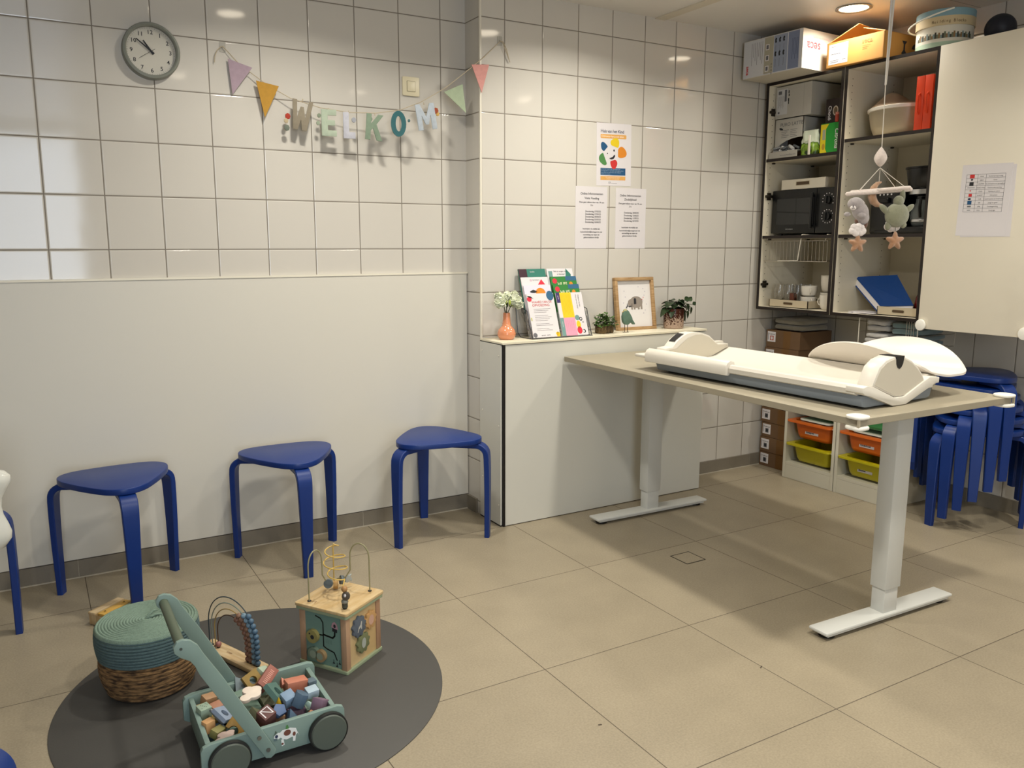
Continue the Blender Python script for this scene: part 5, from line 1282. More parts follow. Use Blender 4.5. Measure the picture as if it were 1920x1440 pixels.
def towel(name, label, loc, wd, dp, ht, m, rz=0, seed=1, group='folded towels'):
    """folded towel: rounded layers, folds at the front (-x side)"""
    mb = MB(); L = max(2, int(round(ht / .029))); lt = ht / L
    sg = lambda c_, e_: math.copysign(abs(c_) ** e_, c_)
    for l in range(L):
        def f(s_, v_, l=l):
            a = 2 * PI * s_; b_ = PI * (v_ - .5)
            x = sg(math.cos(b_), .3) * sg(math.cos(a), .3) * dp / 2 * (1 - .05 * ((l + seed) % 2))
            y = sg(math.cos(b_), .3) * sg(math.sin(a), .3) * wd / 2 * (1 - .04 * ((l * 7 + seed) % 3))
            z = sg(math.sin(b_), .55) * lt * .5
            k_ = pnoise(Vector((x * 12 + seed, y * 12, l * 3.1))); k2 = pnoise(Vector((x * 40 + seed, y * 40, z * 60 + l)))
            return (x + .006 * k_, y + .006 * k_, lt * (l + .5) + z * (1 + .25 * k_) + .003 * k2 + .006 * k_ * (l + 1) / L)
        mb.surf(f, 44, 22, m, closed_u=True)
    return mb.build(name, label=label, cat='towel', group=group, loc=loc, rz=rz, angle=80)
def terry(n, c): return mat('terry_' + n, c, .95, bump=1, bscale=320, sheen=.5, var=.12, vscale=30)
tw, tt_ = terry('white', '#c9c5be'), terry('teal', '#71898a')
towel('folded_towel', 'white folded towel on the left in the hanging basket, upper one', (1.93, -.885, .855), .125, .25, .058, tw, 0, 1)
towel('folded_towel', 'white folded towel at the bottom left of the hanging basket', (1.93, -.885, .796), .13, .26, .05, tw, 0, 4)
towel('folded_towel', 'teal towel on the right in the hanging basket, upper one', (1.93, -1.03, .848), .14, .25, .058, tt_, 0, 2)
towel('folded_towel', 'teal towel at the bottom right of the hanging basket', (1.93, -1.035, .796), .14, .26, .048, tt_, 0, 5)

# ================================================================== BELOW THE CABINETS
m_card = mat('box_cardboard', '#6d5238', .75, var=.12, vscale=6); m_tape = mat('box_tape', '#6b4a22', .3)
zz = 0
n_box = 9
names = ['bottom', 'second', 'third', 'fourth', 'fifth', 'sixth', 'seventh', 'eighth', 'topmost']
for i in range(n_box):
    h_ = .0875 if i < 8 else .1
    x0 = 1.86 - (.004 if i % 2 else 0)
    t = thing('cardboard_box', names[i] + ' brown cardboard box of the tall stack beside the drawer units' + (', counted from the floor' if 0 < i < 8 else (', on the floor' if i == 0 else ', under a towel')), 'cardboard box', (x0, -.155 - .003 * (i % 3), zz), group='brown cardboard boxes stacked in the corner')
    mb = MB(); wd_ = .235
    mb.box(0, .26, -wd_, 0, .0006, h_ - .0006, m_card, .0012)
    mb.flat([(.12, 0.001), (.17, .001), (.17, h_ - .001), (.12, h_ - .001)], m_tape, (0, 0, 0), (0, -1, 0), Z_, .0004)
    mb.build('carton_body', t, smooth=False)
    mb = MB(); z1 = h_ - .012 if i < 8 else h_ - .01
    fl_(mb, 0, 0, z1 - .058, [(.008, .066, 0, .058)], white_paper, .0005); fl_(mb, 0, 0, z1 - .058, [(.012, .015, .01, .05)], ink_grey, .0008)
    mb.text('TimBrook', ink, (-.001, -.018, z1 - .018), (0, -1, 0), Z_, .0105); fl_(mb, 0, 0, z1 - .058, [(.028, .052, .008, .034)], mat('label_red', '#a8361f', .6) if i == 8 else ink_grey, .0008)
    mb.flat(circ(.040, .021, .008, .010, 12), white_paper if i == 8 else ink, (0, 0, z1 - .058), (0, -1, 0), Z_, .0011); mb.build('paper_label', t, smooth=False)
    zz += h_
towel('folded_towel', 'grey-beige folded towel lying on top of the cardboard box stack', (1.99, -.29, .802), .21, .24, .066, terry('greige', '#8a8474'), 0, 3)

# ------------------------------------------------------------------ storage units with plastic tubs
m_unit = mat('unit_white', '#cfcab8', .45)
TUBC = {'yellow': '#b9ae17', 'orange': '#d1641f', 'green': '#3f9a5c'}
m_tub = {k_: mat('tub_' + k_ + '_plastic', v_, .35) for k_, v_ in TUBC.items()}
def unit(label, y0, y1, side):
    t = thing('drawer_unit', label, 'storage unit', (1.77, 0, 0), group='white frames with plastic tubs')
    D4 = .30; H4 = .56; k_ = .017
    for nm, a_, b2 in (('side_panel', y0 - k_, y0), ('side_panel', y1, y1 + k_)):
        mb = MB(); mb.box(0, D4, a_, b2, 0, H4, m_unit, .0012); mb.build(nm, t, smooth=False)
    MB().box(0, D4, y1, y0, H4, H4 + k_, m_unit, .001).build('top_panel', t, smooth=False)
    MB().box(.004, D4 - .004, y1 + k_, y0 - k_, .075, .075 + k_, m_unit, .001).build('bottom_shelf', t, smooth=False)
    MB().box(.004, .02, y1 + k_, y0 - k_, 0, .0745, m_unit, .001).build('kick_board', t, smooth=False)
    MB().box(D4 - .006, D4 - .002, y1 + k_, y0 - k_, .0925, H4, m_unit).build('back_panel', t, smooth=False)
    rails = (.2, .33, .46)
    mr_ = mat('rail_clear', '#c9c6b4', .3)
    for z in rails:
        for yy, sg in ((y0 - k_, -1), (y1 + k_, 1)):
            MB().box(.002, D4 - .01, min(yy, yy + sg * .014), max(yy, yy + sg * .014), z - .006, z - .002, mr_).build('runner', t, smooth=False)
    return t, rails
def tub(label, yc, half, z, col, lab=None, lidded=False):
    m = m_tub[col]; t = thing('plastic_tub', label, 'plastic tub', (1.77, yc, z), group='plastic tubs in the drawer units')
    mb = MB(); D4 = .27; hgt = .098
    # tapered body with rounded corners
    secs = []
    for zf, ins in ((0, .0), (-.02, .003), (-hgt + .02, .014), (-hgt + .004, .022), (-hgt, .034)):
        x0_, x1_, y0_, y1_ = .012 + ins, D4 - ins * .5, -half + .03 + ins * .7, half - .03 - ins * .7
        secs.append([(x, y, zf) for x, y in rrect(x0_, x1_, y0_, y1_, .032, 6)])
    n = len(secs[0]); vs = [p for s_ in secs for p in s_]; fs = []
    for j in range(len(secs) - 1):
        for i in range(n): fs.append((j * n + i, j * n + (i + 1) % n, (j + 1) * n + (i + 1) % n, (j + 1) * n + i))
    fs.append(tuple(range((len(secs) - 1) * n, len(secs) * n)))
    mb.add(vs, fs, m); mb.build('tub_body', t, angle=50)
    mb = MB(); out = rrect(-.018, D4 + .004, -half + .006, half - .006, .02, 6); inn = secs[0]
    vs = [(x, y, .004) for x, y in out] + [(p[0], p[1], .004) for p in inn] + [(x, y, -.006) for x, y in out] + [(p[0], p[1], -.006) for p in inn]; fs = []
    for i in range(n):
        j = (i + 1) % n; fs += [(i, j, n + j, n + i), (2 * n + i, 2 * n + j, j, i), (3 * n + i, 3 * n + j, 2 * n + j, 2 * n + i), (n + i, n + j, 3 * n + j, 3 * n + i)]
    mb.add(vs, fs, m); mb.build('rim', t, angle=40)
    if lidded:
        mb = MB(); mb.prism(rrect(.03, D4 - .02, -half + .045, half - .045, .03), white_plastic, (0, 0, .004), X_, Y_, Z_, .006, .001); mb.build('lid_sheet', t, smooth=False)
    if lab:
        T = Matrix.Translation((.0225, 0, -.052)) @ Matrix.Rotation(.1, 4, 'Y')
        mb = MB(); mb.box(-.002, 0, -.042, .042, -.011, .011, white_paper, T=T); mb.text(lab, ink, (-.0021, .036, -.005), (0, -1, 0), Z_, .0125, T=T, bold=.0004); mb.build('name_tag', t, smooth=False)
    return t
u1, rails = unit('white storage frame with plastic tubs next to the cardboard boxes', -.402, -.730, 0)
u2, rails = unit('white storage frame with plastic tubs, right one, behind the desk leg', -.735, -1.063, 1)
for u_, yc, who, labs in ((0, -.566, 'left', (None, 'Speelgoed', None)), (1, -.899, 'right', ('Bouwen', 'Kinderboek', None))):
    for i, c_ in enumerate(('yellow', 'orange', 'green')):
        tub('%s plastic tub in the %s white storage frame' % (c_, who), yc, .147, rails[i], c_, labs[i], c_ == 'orange')
# ================================================================== THE PLAY CORNER
mb = MB(); mb.lathe([(.001, .004), (.5335, .004), (.5365, .0025), (.5365, 0)], mat('mat_grey', '#4a4845', .55, bump=.08, bscale=300, var=.06, vscale=3), seg=128); mb.build('round_play_mat', label='large round dark grey mat on the floor carrying the wooden toys', cat='play mat', loc=(-1.319, -1.180, 0))
MZ = .0042
# ------------------------------------------------------------------ lidded basket
m_rope = mat('rope_sage', '#7d9384', .9, bump=.7, bscale=420, var=.14, vscale=120); m_rope2 = mat('rope_teal', '#52686a', .9, bump=.7, bscale=420, var=.16, vscale=120)
m_sea = mat('seagrass', '#8a6a45', .9, bump=1, bscale=55, var=.6, vscale=34, var2='#3d2c1b', stretch=(1, 1, 4))
t = thing('lidded_basket', 'round basket with sage rope lid, teal rope band and brown seagrass bottom on the mat', 'basket', (-1.582, -.99, MZ)); t.scale = (.92, .92, 1.03)
mb = MB(); prof = [(.0005, .001), (.12, .001)]
n = 9
for i in range(n):
    for k in range(5):
        a = -PI / 2 + PI * k / 4; zz_ = .006 + (i + .5) * .0115; rr_ = .126 + .020 * math.sin(PI * min(1, (i + .5) / n * .72))
        prof.append((rr_ + .0035 * math.cos(a), zz_ + .0058 * math.sin(a)))
def wob(f_, k): return f_
mb.lathe(prof, m_sea, seg=64); bs_ = mb.build('seagrass_body', t, angle=80)
mb = MB(); prof = []
for i in range(9):
    zz_ = .108 + (i + .5) * .0088; rr_ = .146 + .007 * math.sin(PI * (i + .5) / 11)
    for k in range(5):
        a = -PI / 2 + PI * k / 4; prof.append((rr_ + .003 * math.cos(a), zz_ + .0044 * math.sin(a)))
prof.append((.130, .187)); mb.lathe(prof, m_rope2, seg=64); mb.build('rope_band', t, angle=80)
mb = MB(); prof = [(.147, .172), (.152, .178), (.153, .186), (.149, .192)]
i = 0; r = .145
while r > .006:
    for k in range(5):
        a = PI * k / 4; prof.append((r + .0042 * math.cos(a), .1905 + .0032 * math.sin(a) + .003 * (1 - (r / .145) ** 2)))
    r -= .0088
prof.append((.0005, .196)); mb.lathe(prof, m_rope, seg=72); ld_ = mb.build('rope_lid', t, angle=80)
mb = MB(); mb.tube([(.0, 0, .194), (.008, .004, .203), (.022, .010, .210), (.036, .018, .207)], [.004, .0045, .004, .002], m_rope, 8); mb.tube([(.0, 0, .194), (.012, -.004, .200), (.03, .0, .202), (.045, .004, .197)], [.004, .0045, .004, .002], m_rope, 8); mb.build('rope_knot', ld_)
# ------------------------------------------------------------------ xylophone
a_ = math.radians(38.5)
t = thing('toy_xylophone', 'light wood toy xylophone on the floor, half hidden behind the lidded basket', 'xylophone', (-1.60, -.52, 0), a_)
w_l = mat('wood_light', '#c9b38e', .5, var=.2, vscale=14, stretch=(1, 7, 1), var2='#b89c72'); w_y = mat('xylo_yellow', '#c9a04e', .45); w_p = mat('wood_pinkish', '#b39274', .5, var=.22, vscale=14, stretch=(1, 1, .15), var2='#9c785c')
mb = MB(); mb.prism([(-.062, .105), (.062, .105), (.045, -.16), (-.045, -.16)], w_l, (0, 0, 0.001), X_, Y_, Z_, .036, .002); mb.build('frame', t)
for i, (m_, y_, hl_) in enumerate(((w_l, .09, .064), (w_y, .052, .060), (mat('xylo_sage', '#8fa18c', .5), .016, .056), (mat('xylo_rose', '#bb8377', .5), -.02, .052), (mat('xylo_blue', '#7d93a3', .5), -.056, .048), (w_l, -.092, .044))):
    mb = MB(); mb.box(-hl_, hl_, y_ - .0155, y_ + .0155, .038, .047, m_, .002)
    if i:
        for x_ in (-hl_ * .68, hl_ * .68): mb.cyl((x_, y_, .047), (x_, y_, .049), .0045, m_, seg=12); mb.cyl((x_, y_, .049), (x_, y_, .050), .0028, ink, seg=10)
    mb.build('bar', t)
# ------------------------------------------------------------------ bead arch toy
t = thing('bead_arch_abacus', 'wooden board with four nested wire arches strung with brown and blue beads', 'bead toy', (-1.342, -.972, MZ), math.radians(-66.5))
mb = MB(); mb.prism(rrect(-.142, .142, -.028, .028, .008), w_l, (0, 0, .002), X_, Y_, Z_, .014, .002); mb.text('Little', mat('print_wood', '#8a6238', .7), (-.03, -.004, .0163), (1, 0, 0), (0, 1, 0), .012); mb.build('base_board', t)
bead_c = ['#4f6a80', '#7f9aab', '#93705a', '#8d6552']; wire_c = ['#2c3c44', '#7f8b80', '#a58a52', '#4b3526']
for i in range(4):
    R1 = .122 - .0155 * i; hl = .072 - .005 * i; path = []
    N = 60; Ltot = 2 * hl + PI * R1
    def pos(s_):
        if s_ < hl: return Vector((R1, 0, .016 + s_))
        if s_ < hl + PI * R1: a = (s_ - hl) / R1; return Vector((R1 * math.cos(a), 0, .016 + hl + R1 * .93 * math.sin(a)))
        return Vector((-R1, 0, .016 + Ltot - s_))
    yo = 0
    mb = MB(); mb.tube([pos(Ltot * k / N) for k in range(N + 1)], .0017, mat('arch_wire_%d' % i, wire_c[i], .4), 8); mb.cyl((R1, 0, .0155), (R1, 0, .018), .005, ink, seg=12); mb.cyl((-R1, 0, .0155), (-R1, 0, .018), .005, ink, seg=12)
    mb.build('wire_arch', t)
    for k in range(10 if i < 2 else (10 if i == 2 else 9)):
        p = pos(.010 + k * .0172)
        mb = MB(); mb.sphere(tuple(p), (.0092, .0092, .0086), mat('bead_%d' % i, bead_c[i], .45, var=.15, vscale=90), 14); mb.build('bead', t)
mb = MB(); mb.sphere((-.0755, 0, .027), .0098, mat('bead_rose', '#9a6a62', .45), 14); mb.build('bead', t, 'single rose bead')
# ------------------------------------------------------------------ activity cube
t = thing('activity_cube', 'wooden activity cube with green maze side, gear side and wire loops on top', 'activity cube', (-1.042, -1.118, MZ), math.radians(33.4))
w_c = mat('cube_wood', '#cbb389', .45, var=.22, vscale=9, stretch=(1, 5, 1), var2='#bd9f6e'); m_mint = mat('cube_mint', '#6f8c80', .5); m_sgr = mat('cube_rim_sage', '#8f9a7c', .5)
H = .092
mb = MB(); mb.box(-.080, .080, -.080, .080, .010, .178, mat('cube_inner', '#8a8266', .7)); mb.build('core', t, smooth=False)
for sx in (-1, 1):
    for sy in (-1, 1):
        MB().box(sx * .088 - .010 * (sx > 0) * 2 + .0, sx * .088 + .010 * (sx < 0) * 2, sy * .088 - .02 * (sy > 0), sy * .088 + .02 * (sy < 0), .010, .178, w_p, .001).build('corner_post', t)
mb = MB(); mb.prism(rrect(-.092, .092, -.092, .092, .006), m_sgr, (0, 0, .0), X_, Y_, Z_, .010, .001); mb.build('base_plate', t)
mb = MB(); mb.prism(rrect(-.096, .096, -.096, .096, .008), m_sgr, (0, 0, .178), X_, Y_, Z_, .010, .001); mb.build('top_rim', t)
mb = MB(); mb.prism(rrect(-.098, .098, -.098, .098, .008), w_c, (0, 0, .188), X_, Y_, Z_, .010, .002); mb.text('Little', mat('print_wood'), (-.065, .035, .1982), Y_, (-1, 0, 0), .017); tp_ = mb.build('top_plate', t)
# maze side, facing -x ; in-plane axes: u = -Y (towards the viewer's right), v = Z
UL, VL = (0, -1, 0), Z_
mb = MB(); mb.prism([(-.068, .010), (.068, .010), (.068, .178), (-.068, .178)], m_mint, (-.0805, 0, 0), UL, VL, (-1, 0, 0), .003)
o = (-.0838, 0, 0)
def trk(pts, w_=.0042, m_=black):
    for (x0_, z0_), (x1_, z1_) in zip(pts[:-1], pts[1:]):
        d_ = Vector((x1_ - x0_, z1_ - z0_)); L = d_.length; d_ /= L; nx_, nz_ = -d_.y * w_ / 2, d_.x * w_ / 2
        mb.flat([(x0_ - nx_, z0_ - nz_), (x1_ - nx_, z1_ - nz_), (x1_ + nx_, z1_ + nz_), (x0_ + nx_, z0_ + nz_)], m_, o, UL, VL, .0003)
    for p in pts: mb.flat(circ(p[0], p[1], w_ / 2, n=10), m_, o, UL, VL, .0003)
trk([(-.028, .163), (-.010, .158), (-.001, .146), (-.001, .070), (.012, .064), (.038, .058), (.048, .036)]); trk([(-.001, .105), (-.022, .104)]); trk([(-.001, .108), (.034, .104), (.042, .112), (.043, .130)], .0055)
trk([(-.055, .034), (-.02, .028)], .003)
m_pr = mat('cube_print_pink', '#b48d94', .6); 
mb.flat([(.030, .138), (.056, .134), (.052, .150), (.043, .158), (.034, .152)], m_pr, o, UL, VL, .0004); mb.flat(circ(.043, .144, .0045, .006, 12), ink, o, UL, VL, .0007); mb.flat([(.034, .126), (.052, .124), (.052, .135), (.034, .137)], ink, o, UL, VL, .0007)
for x_, z_ in ((.036, .022), (.048, .014), (.058, .024)): mb.flat([(x_ - .001, z_), (x_ + .001, z_), (x_ + .001, z_ + .014), (x_ - .001, z_ + .014)], ink, o, UL, VL, .0005); mb.flat([(x_ - .005, z_), (x_ + .005, z_), (x_, z_ + .008)], ink, o, UL, VL, .0006)
for i in range(5): mb.flat([(.008 + i * .005, .082), (.009 + i * .005, .082), (.009 + i * .005, .096), (.008 + i * .005, .096)], mat('cube_print_dim', '#5a7369', .6), o, UL, VL, .0004)
mb.build('maze_panel', t, smooth=False)
for (x_, z_, m_, m2, r_) in ((-.036, .098, mat('disc_olive', '#8f8550', .5), ink, .021), (-.034, .042, mat('disc_sage', '#6f7f6d', .5), mat('disc_print', '#8e9a86', .5), .020), (-.008, .040, mat('disc_wood', '#a58962', .5), mat('disc_print'), .019)):
    mb = MB(); mb.cyl((-.0838, -x_, z_), (-.096, -x_, z_), r_, m_, seg=28)
    if m2 is ink: mb.flat(circ(x_ + .002, z_ - .001, .007, n=14), ink, (-.096, 0, 0), UL, VL, .0004); mb.flat(circ(x_ - .008, z_ + .009, .003, n=8), ink, (-.096, 0, 0), UL, VL, .0004)
    else: mb.flat(circ(x_, z_, r_ * .62, n=18), m2, (-.096, 0, 0), UL, VL, .0004)
    mb.build('sliding_disc', t, angle=40)
# gear side, facing -y ; u = X, v = Z
mb = MB(); mb.prism([(-.068, .010), (.068, .010), (.068, .178), (-.068, .178)], w_c, (0, -.0805, 0), X_, Z_, (0, -1, 0), .003); mb.build('gear_panel', t, smooth=False)
def gear(x_, z_, r_, m_, mp_, print_, y0_=-.0838):
    pts = []
    for i in range(72):
        a = 2 * PI * i / 72; pts.append((x_ + r_ * (1 + .10 * math.sin(9 * a)) * math.cos(a), z_ + r_ * (1 + .10 * math.sin(9 * a)) * math.sin(a)))
    mb = MB(); mb.prism(pts, m_, (0, y0_, 0), X_, Z_, (0, -1, 0), .009, .0008)
    mb.flat([(x_ + a * r_, z_ + b * r_) for a, b in print_], mp_, (0, y0_ - .009, 0), X_, Z_, .0005)
    mb.build('gear', t)
dog = [(-.4, -.45), (-.3, -.5), (-.15, -.2), (.15, -.1), (.2, -.35), (.32, -.3), (.3, .1), (.35, .45), (.2, .5), (.1, .2), (-.2, .0)]
gear(-.026, .128, .031, mat('gear_slate', '#545d68', .5), mat('gear_dog', '#b5b3ab', .6), dog)
gear(.033, .126, .027, mat('gear_wood', '#b98f5c', .5), mat('gear_pink', '#c29a86', .6), circ(0, 0, .5, .6, 14))
gear(-.008, .068, .030, mat('gear_olive', '#6d7250', .5), mat('gear_grey', '#a0a49b', .6), circ(0, 0, .36, .55, 16))
# wire loops on top
wm = mat('loop_wire_olive', '#8f8a68', .4); wy = mat('loop_wire_yellow', '#c3a456', .4)
def hole(p): MB().cyl((p[0], p[1], .1975), (p[0], p[1], .2), .006, ink, seg=14).build('wire_collar', t)
P1 = (-.072, .060); P2 = (.072, -.062); P3 = (-.066, -.070); PM = (.040, .052)
for p in (P1, P2, P3): hole(p)
def loop(p0, p1, h_):
    out = [Vector((p0[0], p0[1], .198)), Vector((p0[0], p0[1], h_ - .045))]
    m0 = Vector((p0[0], p0[1], 0)); m1 = m0.lerp(Vector((p1[0], p1[1], 0)), .58)
    for i in range(1, 12):
        a = PI * i / 12; q_ = m0.lerp(m1, (1 - math.cos(a)) / 2); q_.z = h_ - .045 + .045 * math.sin(a); out.append(q_)
    out += [Vector((m1.x, m1.y, h_ - .06)), Vector((m1.x, m1.y, h_ - .09))]
    e_ = m0.lerp(Vector((p1[0], p1[1], 0)), .72); out += [Vector((e_.x, e_.y, h_ - .115)), Vector((p1[0], p1[1], h_ - .125))]
    return out
mb = MB(); mb.tube(loop(P1, (.035, .055), .350), .0022, wm, 8); mb.build('wire_loop', t)
mb = MB(); mb.tube(loop(P2, (.048, .047), .352), .0022, wm, 8); mb.build('wire_loop', t)
pts = [Vector((PM[0], PM[1], .198)), Vector((PM[0], PM[1], .34))]
mb = MB(); mb.tube(pts, .002, wy, 8); mb.build('wire_post', t)
hel = []
for i in range(64):
    a = -1.0 + 2 * PI * 3 * i / 63; f_ = i / 63; rr_ = .008 + .028 * math.sin(PI * min(1, f_ * .75 + .1))
    cx_ = PM[0] + (P3[0] - PM[0]) * max(0, (f_ - .1)) * .45; cy_ = PM[1] + (P3[1] - PM[1]) * max(0, (f_ - .1)) * .45
    hel.append(Vector((cx_ + rr_ * math.cos(a), cy_ + rr_ * math.sin(a), .338 - .085 * f_)))
hel += [Vector((P3[0] * .7, P3[1] * .7, .256)), Vector((P3[0] * .9, P3[1] * .9, .25)), Vector((P3[0], P3[1], .238)), Vector((P3[0], P3[1], .198))]
hel = [Vector((PM[0], PM[1], .345))] + hel
mb = MB(); mb.tube(hel, .0021, wy, 8); mb.build('wire_spiral', t)
mb = MB(); mb.cyl((P3[0], P3[1], .203), (P3[0], P3[1], .214), .009, mat('figure_dark', '#3f4038', .5), seg=12); mb.sphere((P3[0], P3[1], .221), (.011, .011, .009), mat('figure_grey', '#77766c', .5), 12); mb.prism(circ(0, 0, .0125, .013, 14), mat('figure_brown', '#544a3f', .5), (P3[0] + .003, P3[1] - .003, .240), (.55, -.83, 0), Z_, d=.009, bev=.001)
mb.sphere((P3[0] - .006, P3[1] - .006, .243), (.004, .004, .005), white_paper, 8); mb.build('bead_figure', t)
mb = MB(); mb.sphere((P3[0], P3[1], .2605), .0095, mat('bead_wood', '#a67c4d', .5), 14); mb.build('bead', t)
mb = MB(); mb.prism(circ(0, 0, .0125, .013, 6), mat('bead_hex', '#b08a52', .5), (.030, .047, .213), (.83, .55, 0), Z_, (.55, -.83, 0), .014, .001); mb.flat(circ(0, 0, .005, n=10), mat('bead_dot', '#5a3a20', .5), Vector((.030, .047, .213)) + Vector((.55, -.83, 0)) * .0142, (.83, .55, 0), Z_, .0005); mb.build('hexagonal_bead', t)
mb = MB(); mb.cyl((.004, .048, .226), (.014, .052, .224), .014, mat('bead_slate', '#5d676c', .5), seg=20); mb.build('disc_bead', t)
mb = MB(); mb.cyl((.048, .034, .226), (.056, .028, .224), .014, mat('bead_slate'), seg=20); mb.build('disc_bead', t)
mb = MB(); mb.prism([(-.014, -.008), (-.004, -.012), (.002, -.004), (.012, -.012), (.015, -.002), (.008, .006), (.014, .013), (.002, .010), (-.006, .015), (-.012, .006)], mat('bead_star', '#9a9f9c', .5), (.068, .020, .226), (.83, -.3, 0), Z_, d=.007, bev=.0008); mb.build('figure_bead', t)
# ------------------------------------------------------------------ walker wagon
t = thing('walker_wagon', 'sage green wooden baby walker wagon full of blocks, with dark wheels and high handle', 'baby walker', (-1.362, -1.423, MZ))
wg = mat('wagon_sage', '#7b918a', .5, var=.05, vscale=8); wgd = mat('wagon_wheel', '#525a52', .5); wt = mat('wheel_tyre', '#171917', .6); wr = mat('wagon_rod', '#55604f', .5)
Y0, Y1 = -.133, .133; HX = .177
sp_ = [(-HX, .034), (-HX + .012, .026), (HX - .012, .026), (HX, .038), (HX, .092), (HX - .004, .101), (HX - .018, .106), (-HX + .022, .100), (-HX + .006, .095), (-HX, .086)]
mb = MB(); mb.prism(sp_, wg, (0, Y0 + .013, 0), X_, Z_, (0, -1, 0), .013, .0018); np_ = mb.build('near_side_panel', t)
mb = MB(); mb.prism(sp_, wg, (0, Y1, 0), X_, Z_, (0, -1, 0), .016, .0018); mb.build('far_side_panel', t)
for x_ in (-HX + .014, HX - .027): MB().box(x_, x_ + .012, Y0 + .013, Y1 - .016, .03, .094, wg, .001).build('end_panel', t)
MB().box(-HX + .026, HX - .027, Y0 + .013, Y1 - .016, .03, .038, mat('wagon_floor', '#4d5a55', .6)).build('floor_board', t, smooth=False)
# printed cow on the near side
o = (0, Y0, 0); CB, CW, CBn = mat('cow_blue', '#c2cfd9', .6), mat('cow_white', '#dfe3e2', .6), mat('cow_brown', '#6e4336', .6)
def C_(poly, m, off=.0005): mb.flat([(x, z) for x, z in poly], m, o, X_, Z_, off)
mb = MB()
C_([(.008, .078), (.016, .084), (.036, .085), (.050, .080), (.054, .066), (.046, .058), (.038, .059), (.026, .056), (.016, .060), (.010, .068)], CW)
C_([(-.004, .075), (.006, .081), (.014, .078), (.012, .066), (.002, .062), (-.006, .066)], CW, .0007); C_([(.012, .06), (.018, .06), (.020, .044), (.013, .042)], CW, .0006); C_([(.042, .06), (.049, .06), (.047, .046), (.041, .047)], CW, .0006)
C_(circ(.028, .074, .009, .008, 14), CBn, .0009); C_(circ(.045, .066, .004, .006, 10), CBn, .0009); C_(circ(.001, .072, .004, .0045, 10), mat('print_navy'), .0011); C_([(-.008, .074), (-.003, .08), (-.001, .088), (.003, .082)][::-1], mat('cow_ear', '#4d5a4c', .6), .0009); C_([(-.006, .062), (.002, .06), (.004, .066), (-.006, .068)], mat('cow_muzzle', '#5b6f72', .6), .0011); C_([(.024, .084), (.033, .084), (.030, .095), (.026, .094)], c_grn, .0006); C_(circ(.015, .048, .003, .003, 8), CBn, .0009); C_([(.053, .07), (.056, .062), (.058, .056), (.056, .064)], CW, .0006)
mb.build('printed_cow', np_, smooth=False)
for wx, wy_, sd in ((.130, Y0 - .003, -1), (-.113, Y0 - .003, -1), (.130, Y1 + .003, 1), (-.113, Y1 + .003, 1)):
    q = Matrix.Translation((wx, wy_, .0505)) @ Matrix.Rotation(PI / 2 * (1 if sd < 0 else -1), 4, 'X')
    wh = MB().lathe([(.0005, 0), (.046, 0), (.0465, .002), (.0465, .013), (.044, .016), (.0005, .016)], wgd, seg=48, T=q).build('wheel', t, angle=30)
    MB().lathe([(.0465, .001), (.0503, .002), (.0503, .012), (.0465, .013)], wt, seg=48, T=q).build('rubber_tyre', wh)
ox, oz = 1.362, -MZ
near = [(-1.366, .051), (-1.370, .040), (-1.380, .033), (-1.392, .036), (-1.532, .294), (-1.541, .318), (-1.551, .334), (-1.571, .347), (-1.583, .360), (-1.585, .374), (-1.577, .386), (-1.564, .389), (-1.548, .384), (-1.532, .368), (-1.520, .343), (-1.483, .278)]
near = [(x + ox, z + oz) for x, z in near]
for yb, nm in ((Y0 - .0035, 'handle_bar'), (Y1 + .0155, 'handle_bar')):
    mb = MB(); mb.prism(near, wg, (0, yb, 0), X_, Z_, (0, -1, 0), .012, .0018); hb = mb.build(nm, t)
    if yb < 0:
        for bx, bz in ((-1.406, .096), (-1.386, .058)): MB().cyl((bx + ox, yb - .012, bz + oz), (bx + ox, yb - .0155, bz + oz), .0052, mat('bolt_steel', '#8a8c88', .3, .9), seg=14).build('bolt', hb)
        MB().cyl((-1.569 + ox, yb - .012, .369 + oz), (-1.569 + ox, yb - .013, .369 + oz), .0035, mat('screw_dark', '#3c4541', .4), seg=10).build('screw', hb)
MB().cyl((-1.566 + ox, Y0 - .004, .366 + oz), (-1.566 + ox, Y1 + .004, .366 + oz), .0115, wr, seg=24).build('handle_rod', t)
